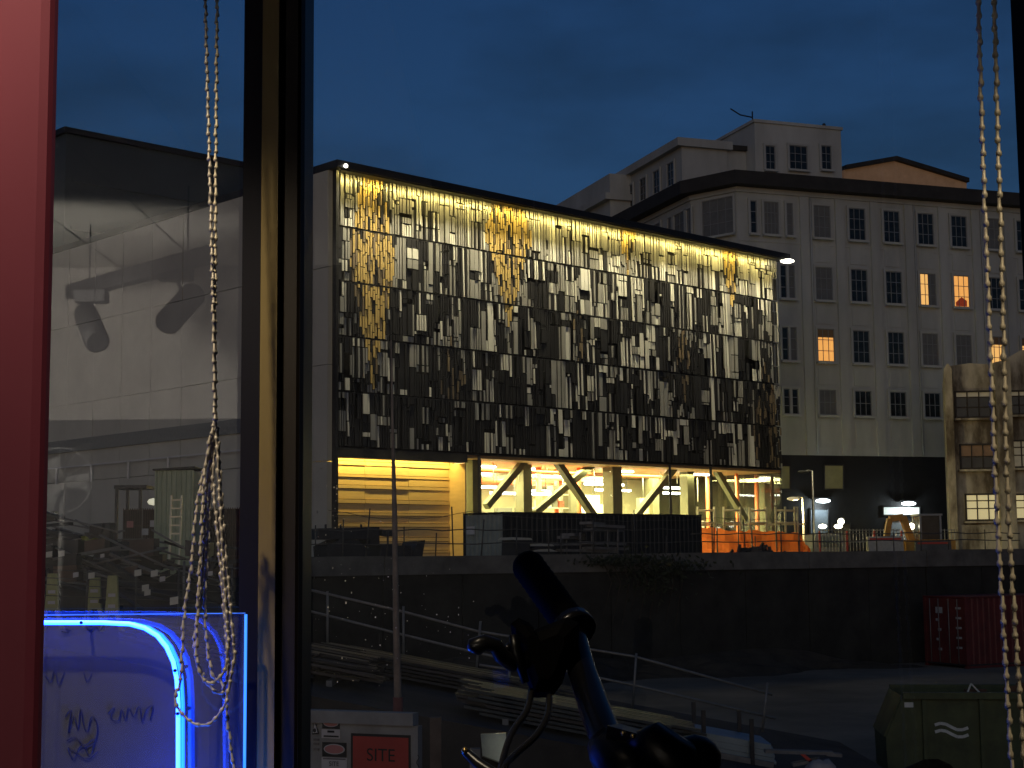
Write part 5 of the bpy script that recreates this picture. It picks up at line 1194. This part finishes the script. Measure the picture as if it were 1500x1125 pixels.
for x_ in (-.95, e.x-.05): b = MB(); b.box((x_-.03, YA-.05, FLZ+.25), (x_+.03, YA+.03, FLZ+.28)); b.build('foot', frame_navy, t)
for z_ in (4.25, 3.95): lamp('neon_glow', 'POINT', (npt(261, 1000).x, YT-.02, z_), 2.2, (.01, .10, 1.0), t, radius=.02)
# pen tags scrawled on the sheet
pen = mat('pen_dark', (.008, .010, .03), .6, var=0)
tags = [[(96, 1050), (104, 1040), (100, 1075), (108, 1048), (114, 1070), (118, 1038), (122, 1060), (128, 1072), (134, 1050), (142, 1060), (140, 1085), (118, 1098)],
        [(98, 1085), (110, 1080), (124, 1092), (138, 1082), (132, 1108), (120, 1090), (108, 1112), (100, 1095), (126, 1112), (144, 1100)],
        [(158, 1045), (168, 1036), (162, 1052), (174, 1055), (178, 1038), (184, 1056), (188, 1036), (196, 1050), (204, 1034), (208, 1058), (214, 1040), (224, 1034), (220, 1055)],
        [(66, 988), (74, 1000), (80, 982), (86, 1004), (94, 984)], [(122, 984), (128, 1000), (134, 986)], [(90, 925), (100, 926), (96, 921), (104, 924)], [(126, 918), (132, 925), (140, 917), (146, 924), (152, 916)]]
for g_ in tags:
    P = [at(x, y, YA-.002) for x, y in g_]; sm = [P[0]]
    for k in range(len(P)-1):
        a, e2 = P[k], P[k+1]; p_1 = P[max(0, k-1)]; p_2 = P[min(len(P)-1, k+2)]
        for u_ in (.33, .67, 1): t2, t3 = u_*u_, u_**3; sm.append(a*(2*t3-3*t2+1)+(e2-p_1)*.5*(t3-2*t2+u_)+e2*(-2*t3+3*t2)+(p_2-a)*.5*(t3-t2))
    b = MB(); b.tube(sm, .0007, 5); b.build('pen_tag', pen, t)
# ================================================================== TRACK LIGHT and FAN behind us (seen as reflections), plus an added unseen track
def mirror(px, py, path_len):            # position whose mirror image in the pane lies along that pixel
    p = at(px, py, path_len); return Vector((p.x, 2*(YW+.045)-p.y, p.z))
t = thing('track_light', 'black ceiling track with two spotlight heads reflected in left pane', 'track light', (mirror(187, 410, 8).x, mirror(187, 410, 8).y, CEZ-.03))
a, e = mirror(104, 428, 8.2), mirror(310, 372, 7.0)
b = MB(); b.bar(a, e, .075, .06); b.build('track', black, t)
b = MB()
for f_ in (.15, .85): p = a.lerp(e, f_); b.tube([p+Z*.03, (p.x, p.y, CEZ-.002)], .004, 6)
b.build('suspension_rod', black, t)
for i_, (pa, pb, pj) in enumerate((((126, 460), (142, 500), (134, 435)), ((282, 432), (246, 472), (257, 402)))):
    A_, B_, J_ = mirror(*pa, 7.9-.5*i_), mirror(*pb, 7.6-.5*i_), mirror(*pj, 7.9-.5*i_); d_ = (B_-A_).normalized()
    b = MB(); b.tube([A_-d_*.012, A_, B_, B_+d_*.01], [.045, .062, .062, .05], 18); hd = b.build('spot_head', black, t)
    b = MB(); b.tube([J_, A_.lerp(B_, .3)], .011, 6); b.build('yoke', black, hd)
    b = MB(); b.obox(J_, (.08, 0, 0), (0, .05, 0), (0, 0, .03)); b.build('adapter', black, hd)
lp = mirror(246, 472, 7.0)
lamp('added_spot', 'SPOT', (-2.45, -2.9, 5.7), 340, (1.0, .92, .80), t, target=(-2.4, -5.2, 5.0), spot=R(150), radius=.08)  # added lamp off the heads, brightens the back wall for its reflection
t = thing('track_light', 'unseen added ceiling track with spotlight heads lighting post and chains', 'track light', (.1, .9, CEZ-.03))  # added above the camera to light the red post and chains
b = MB(); b.bar((-.9, .9, CEZ-.03), (1.1, .9, CEZ-.03), .05, .05); b.build('track', black, t)
for (lx, tg, en, sp_) in ((-.75, (-.38, 1.75, 4.65), 95, 36), (-.2, (-.43, 1.25, 4.42), 34, 22), (.95, (.58, 1.8, 4.65), 52, 26)):
    A_ = Vector((lx, .9, CEZ-.20)); d_ = (Vector(tg)-A_).normalized()
    b = MB(); b.tube([A_-d_*.10, A_-d_*.09, A_+d_*.03, A_+d_*.04], [.04, .05, .05, .045], 16); hd = b.build('spot_head', black, t)
    b = MB(); b.tube([(lx, .9, CEZ-.05), A_-d_*.05], .01, 6); b.build('yoke', black, hd)
    lamp('added_spot', 'SPOT', A_+d_*.06, en, (1.0, .82, .56), t, target=tg, spot=R(sp_), radius=.03)
p = mirror(90, 705, 7.5); t = thing('pedestal_fan', 'round caged pedestal fan standing in the dim room', 'fan', (p.x, p.y, FLZ))
fan_m = mat('fan_grey', (.35, .35, .34), .4, .5, var=.05)
b = MB(); n = 28; rr = .16
b.tube([p+Vector((rr*math.cos(2*math.pi*k/n), .03, rr*math.sin(2*math.pi*k/n))) for k in range(n+1)], .006, 6, cap=False); b.build('cage_ring', fan_m, t)
b = MB()
for k in range(12): a_ = 2*math.pi*k/12; b.tube([p+Vector((.03*math.cos(a_), .06, .03*math.sin(a_))), p+Vector((rr*math.cos(a_), .03, rr*math.sin(a_)))], .0025, 4)
b.build('cage_wires', fan_m, t)
for k in range(3):
    a_ = 2*math.pi*k/3; u_ = Vector((math.cos(a_), 0, math.sin(a_))); v_ = Vector((-math.sin(a_), 0, math.cos(a_)))
    b = MB(); b.prism([p+u_*.02-v_*.02, p+u_*.13-v_*.05, p+u_*.14+v_*.04, p+u_*.02+v_*.02], (0, .006, 0)); b.build('blade', fan_m, t)
b = MB(); b.tube([(p.x, p.y-.02, FLZ+.03), (p.x, p.y-.02, p.z)], .014, 8); b.build('pole', fan_m, t); b = MB(); b.tube([(p.x, p.y-.02, FLZ), (p.x, p.y-.02, FLZ+.03)], .18, 20); b.build('base', fan_m, t)
# ================================================================== BICYCLE
bk = mat('bike_black', (.002, .002, .003), .34, 0, var=.1, spec=.3); bkm = mat('bike_metal', (.04, .04, .045), .25, .8, var=.1); gold_s = mat('gold_glint', (.7, .5, .2), .25, .9, var=.1)
q = at(960, 1140, 1.45); bike = thing('bicycle', 'black bicycle with upright handlebar and brake cables standing before the window', 'bicycle', (q.x, q.y, FLZ))
G0, G1 = at(773, 828, 1.76), at(836, 915, 1.68)
gp = [G0+(G0-G1).normalized()*.012, G0+(G0-G1).normalized()*.006, G0]; gr_ = [.009, .016, .0185]
for k in range(1, 25): gp.append(G0.lerp(G1, k/24)); gr_.append(.0178+(.0012 if k % 2 else 0))
b = MB(); b.tube(gp, gr_, 16); b.build('grip', mat('grip_rubber', (.002, .002, .003), .8, var=.2, scale=30, spec=.08), bike)
b = MB(); b.tube([G1, G1+(G1-G0).normalized()*.014], .0235, 16); b.build('grip_collar', bkm, bike)
bar_pts = [G1, at(842, 940, 1.66), at(853, 985, 1.62), at(872, 1040, 1.56), at(893, 1095, 1.50), at(930, 1140, 1.46), at(975, 1175, 1.43), at(1050, 1200, 1.36), at(1150, 1205, 1.24), at(1260, 1195, 1.12), at(1330, 1170, 1.02)]
b = MB(); b.tube(bar_pts, [.0135, .0140, .0150, .0160, .0170, .0172, .0172, .017, .016, .015, .015], 18); b.build('handlebar', mat('bar_black', (.002, .002, .003), .24, 0, var=.05, spec=.5), bike)
b = MB(); b.tube([bar_pts[-2], bar_pts[-1], bar_pts[-1]+(bar_pts[-1]-bar_pts[-2])*.5], .0185, 14); b.build('grip', rubber, bike)
# brake and shifter body
c = at(800, 955, 1.63)
ol = [(748, 914), (760, 905), (775, 912), (784, 922), (800, 916), (830, 904), (848, 912), (848, 935), (836, 962), (824, 1000), (808, 1022), (780, 1022), (767, 985), (758, 962), (750, 934)]
cxo, cyo = 800, 960; b = MB(); i_b = 0; rings = []
for dep, sc_ in ((1.600, .55), (1.607, .86), (1.618, 1.0), (1.640, 1.0), (1.652, .85), (1.660, .55)):
    rings.append([at(cxo+(x-cxo)*sc_, cyo+(y-cyo)*sc_, dep) for x, y in ol])
for ra, rb in zip(rings[:-1], rings[1:]):
    for k in range(len(ol)): b.poly([ra[k], rb[k], rb[(k+1) % len(ol)], ra[(k+1) % len(ol)]], 0, True)
b.poly(rings[0][::-1]); b.poly(rings[-1]); b.build('brake_body', mat('bike_matte', (.001, .001, .0015), .75, 0, var=.1, spec=.04), bike)
b = MB(); b.tube([at(752, 930, 1.60), at(756, 955, 1.597), at(770, 1000, 1.595)], [.005, .006, .004], 8); b.build('brake_reservoir', bk, bike)
b = MB(); b.tube([at(775, 968, 1.61), at(750, 972, 1.60), at(734, 960, 1.59), at(726, 945, 1.585), at(710, 941, 1.58), at(695, 948, 1.58), at(691, 955, 1.58)], [.008, .0085, .0085, .008, .0085, .010, .006], 10); b.build('shift_lever', mat('lever_satin', (.012, .012, .014), .3, .2, var=.05), bike)
b = MB(); b.tube([at(815, 1010, 1.61), at(790, 1040, 1.59), at(757, 1075, 1.565), at(735, 1125, 1.54), at(722, 1160, 1.53)], [.006, .0045, .004, .004, .004], 10) if False else b.tube([at(748, 945, 1.60), at(742, 950, 1.6), at(746, 962, 1.6)], .004, 8); b.build('barrel_adjuster', bkm, bike)
for pts in (((778, 1012), (772, 1040), (752, 1070), (740, 1100), (733, 1135), (728, 1200), (760, 1290)), ((805, 1020), (802, 1048), (785, 1078), (755, 1105), (738, 1128), (730, 1190), (790, 1290))):
    b = MB(); P = [at(x, y, 1.60-.03*k) for k, (x, y) in enumerate(pts)]; 
    sm = [P[0]]
    for k in range(len(P)-1):
        a, e = P[k], P[k+1]; p_1 = P[max(0, k-1)]; p_2 = P[min(len(P)-1, k+2)]
        for u_ in (.25, .5, .75, 1):
            t2, t3 = u_*u_, u_**3; sm.append(a*(2*t3-3*t2+1)+(e-p_1)*.5*(t3-2*t2+u_)+e*(-2*t3+3*t2)+(p_2-a)*.5*(t3-t2))
    b.tube(sm, .0034, 10); b.build('brake_cable', mat('cable_gloss', (.015, .015, .016), .22, .3, var=0), bike)
b = MB(); b.tube([at(679, 1099, 1.56), at(684, 1103, 1.56), at(700, 1118, 1.55), at(730, 1138, 1.54), at(790, 1165, 1.52), at(880, 1178, 1.48)], [.003, .0048, .0055, .006, .0065, .007], 10); b.build('brake_lever', MATS['lever_satin'], bike)
b = MB(); b.ball(at(681, 1099, 1.557), .0036, 8); b.build('lever_tip', gold_s, bike)
b = MB(); a = at(704, 1076, 1.6); e = at(741, 1074, 1.6); g1 = at(743, 1120, 1.59); g2 = at(708, 1122, 1.59); b.prism([a, e, g1, g2], (0, .008, 0)); b.build('reflector', mat('reflector_pale', (.60, .76, .98), .15, .2, var=.2, scale=60), bike)
b = MB(); b.bar(at(706, 1112, 1.585), at(745, 1126, 1.58), .006, .006); b.build('reflector_bracket', bkm, bike)
# stem, clamp, bolts, bell
S0, S1 = at(930, 1135, 1.46), at(1010, 1180, 1.50)
b = MB(); b.tube([at(885, 1085, 1.505), at(897, 1100, 1.495), at(915, 1122, 1.47), at(965, 1160, 1.44)], [.019, .024, .027, .027], 16); b.build('bar_clamp', bk, bike)
b = MB(); b.tube([at(925, 1098, 1.47), at(960, 1092, 1.45), at(985, 1110, 1.45), at(1000, 1160, 1.46)], [.014, .022, .024, .028], 14); b.build('stem', bk, bike)
for (x, y) in ((913, 1068), (927, 1072), (960, 1097), (978, 1108), (1001, 1126), (946, 1079)):  # stem bolts; their gold colour stands in for highlights
    b = MB(); b.ball(at(x, y+6, 1.437), .0026, 8); b.build('bolt', gold_s, bike)
b = MB(); b.ball(at(1018, 1112, 1.47), .024, 14, sq=(1.05, 1, .95)); b.build('bell', bk, bike)
b = MB(); b.bar(at(897, 1072, 1.48), at(962, 1090, 1.45), .014, .02); b.build('face_plate', bk, bike)
# the rest of the machine, below the frame
hub = Vector((q.x-.16, q.y+.02, FLZ+.335)); crown = Vector((q.x+.03, q.y+.02, FLZ+.75)); topst = Vector((q.x+.075, q.y+.02, 4.37))
b = MB(); b.tube([crown, topst], .018, 12); b.build('head_tube', bk, bike)
for sy in (-.05, .05): b = MB(); b.tube([crown+Vector((0, sy, 0)), hub+Vector((0, sy, 0))], [.014, .009], 10); b.build('fork_blade', bk, bike)
def wheel(c):
    b = MB(); n = 40; b.tube([c+Vector((.315*math.cos(2*math.pi*k/n), 0, .315*math.sin(2*math.pi*k/n))) for k in range(n+1)], .02, 8, cap=False); wl = b.build('wheel', rubber, bike)
    b = MB(); b.tube([c+Vector((.29*math.cos(2*math.pi*k/n), 0, .29*math.sin(2*math.pi*k/n))) for k in range(n+1)], .009, 6, cap=False); b.build('rim', bkm, wl)
    b = MB()
    for k in range(16): a_ = 2*math.pi*k/16; b.tube([c, c+Vector((.29*math.cos(a_), 0, .29*math.sin(a_)))], .0012, 4)
    b.build('spokes', bkm, wl)
wheel(hub); hub2 = hub+Vector((1.02, 0, 0)); wheel(hub2)
bb = hub+Vector((.62, 0, -.05)); st = Vector((hub.x+.50+.02, hub.y, FLZ+.85))
for nm, a, e in (('top_tube', crown+Vector((.02, 0, .15)), st), ('down_tube', crown+Vector((.01, 0, .02)), bb), ('seat_tube', bb, st+Z*.08), ('chain_stay', bb, hub2), ('seat_stay', st, hub2)):
    b = MB(); b.tube([a, e], .017, 10); b.build(nm, bk, bike)
b = MB(); b.prism([st+Vector((-.12, -.03, .08)), st+Vector((.14, -.08, .08)), st+Vector((.14, .08, .08)), st+Vector((-.12, .03, .08))], (0, 0, .05)); b.build('saddle', rubber, bike)
bpy.data.objects.remove(thing_tmp)
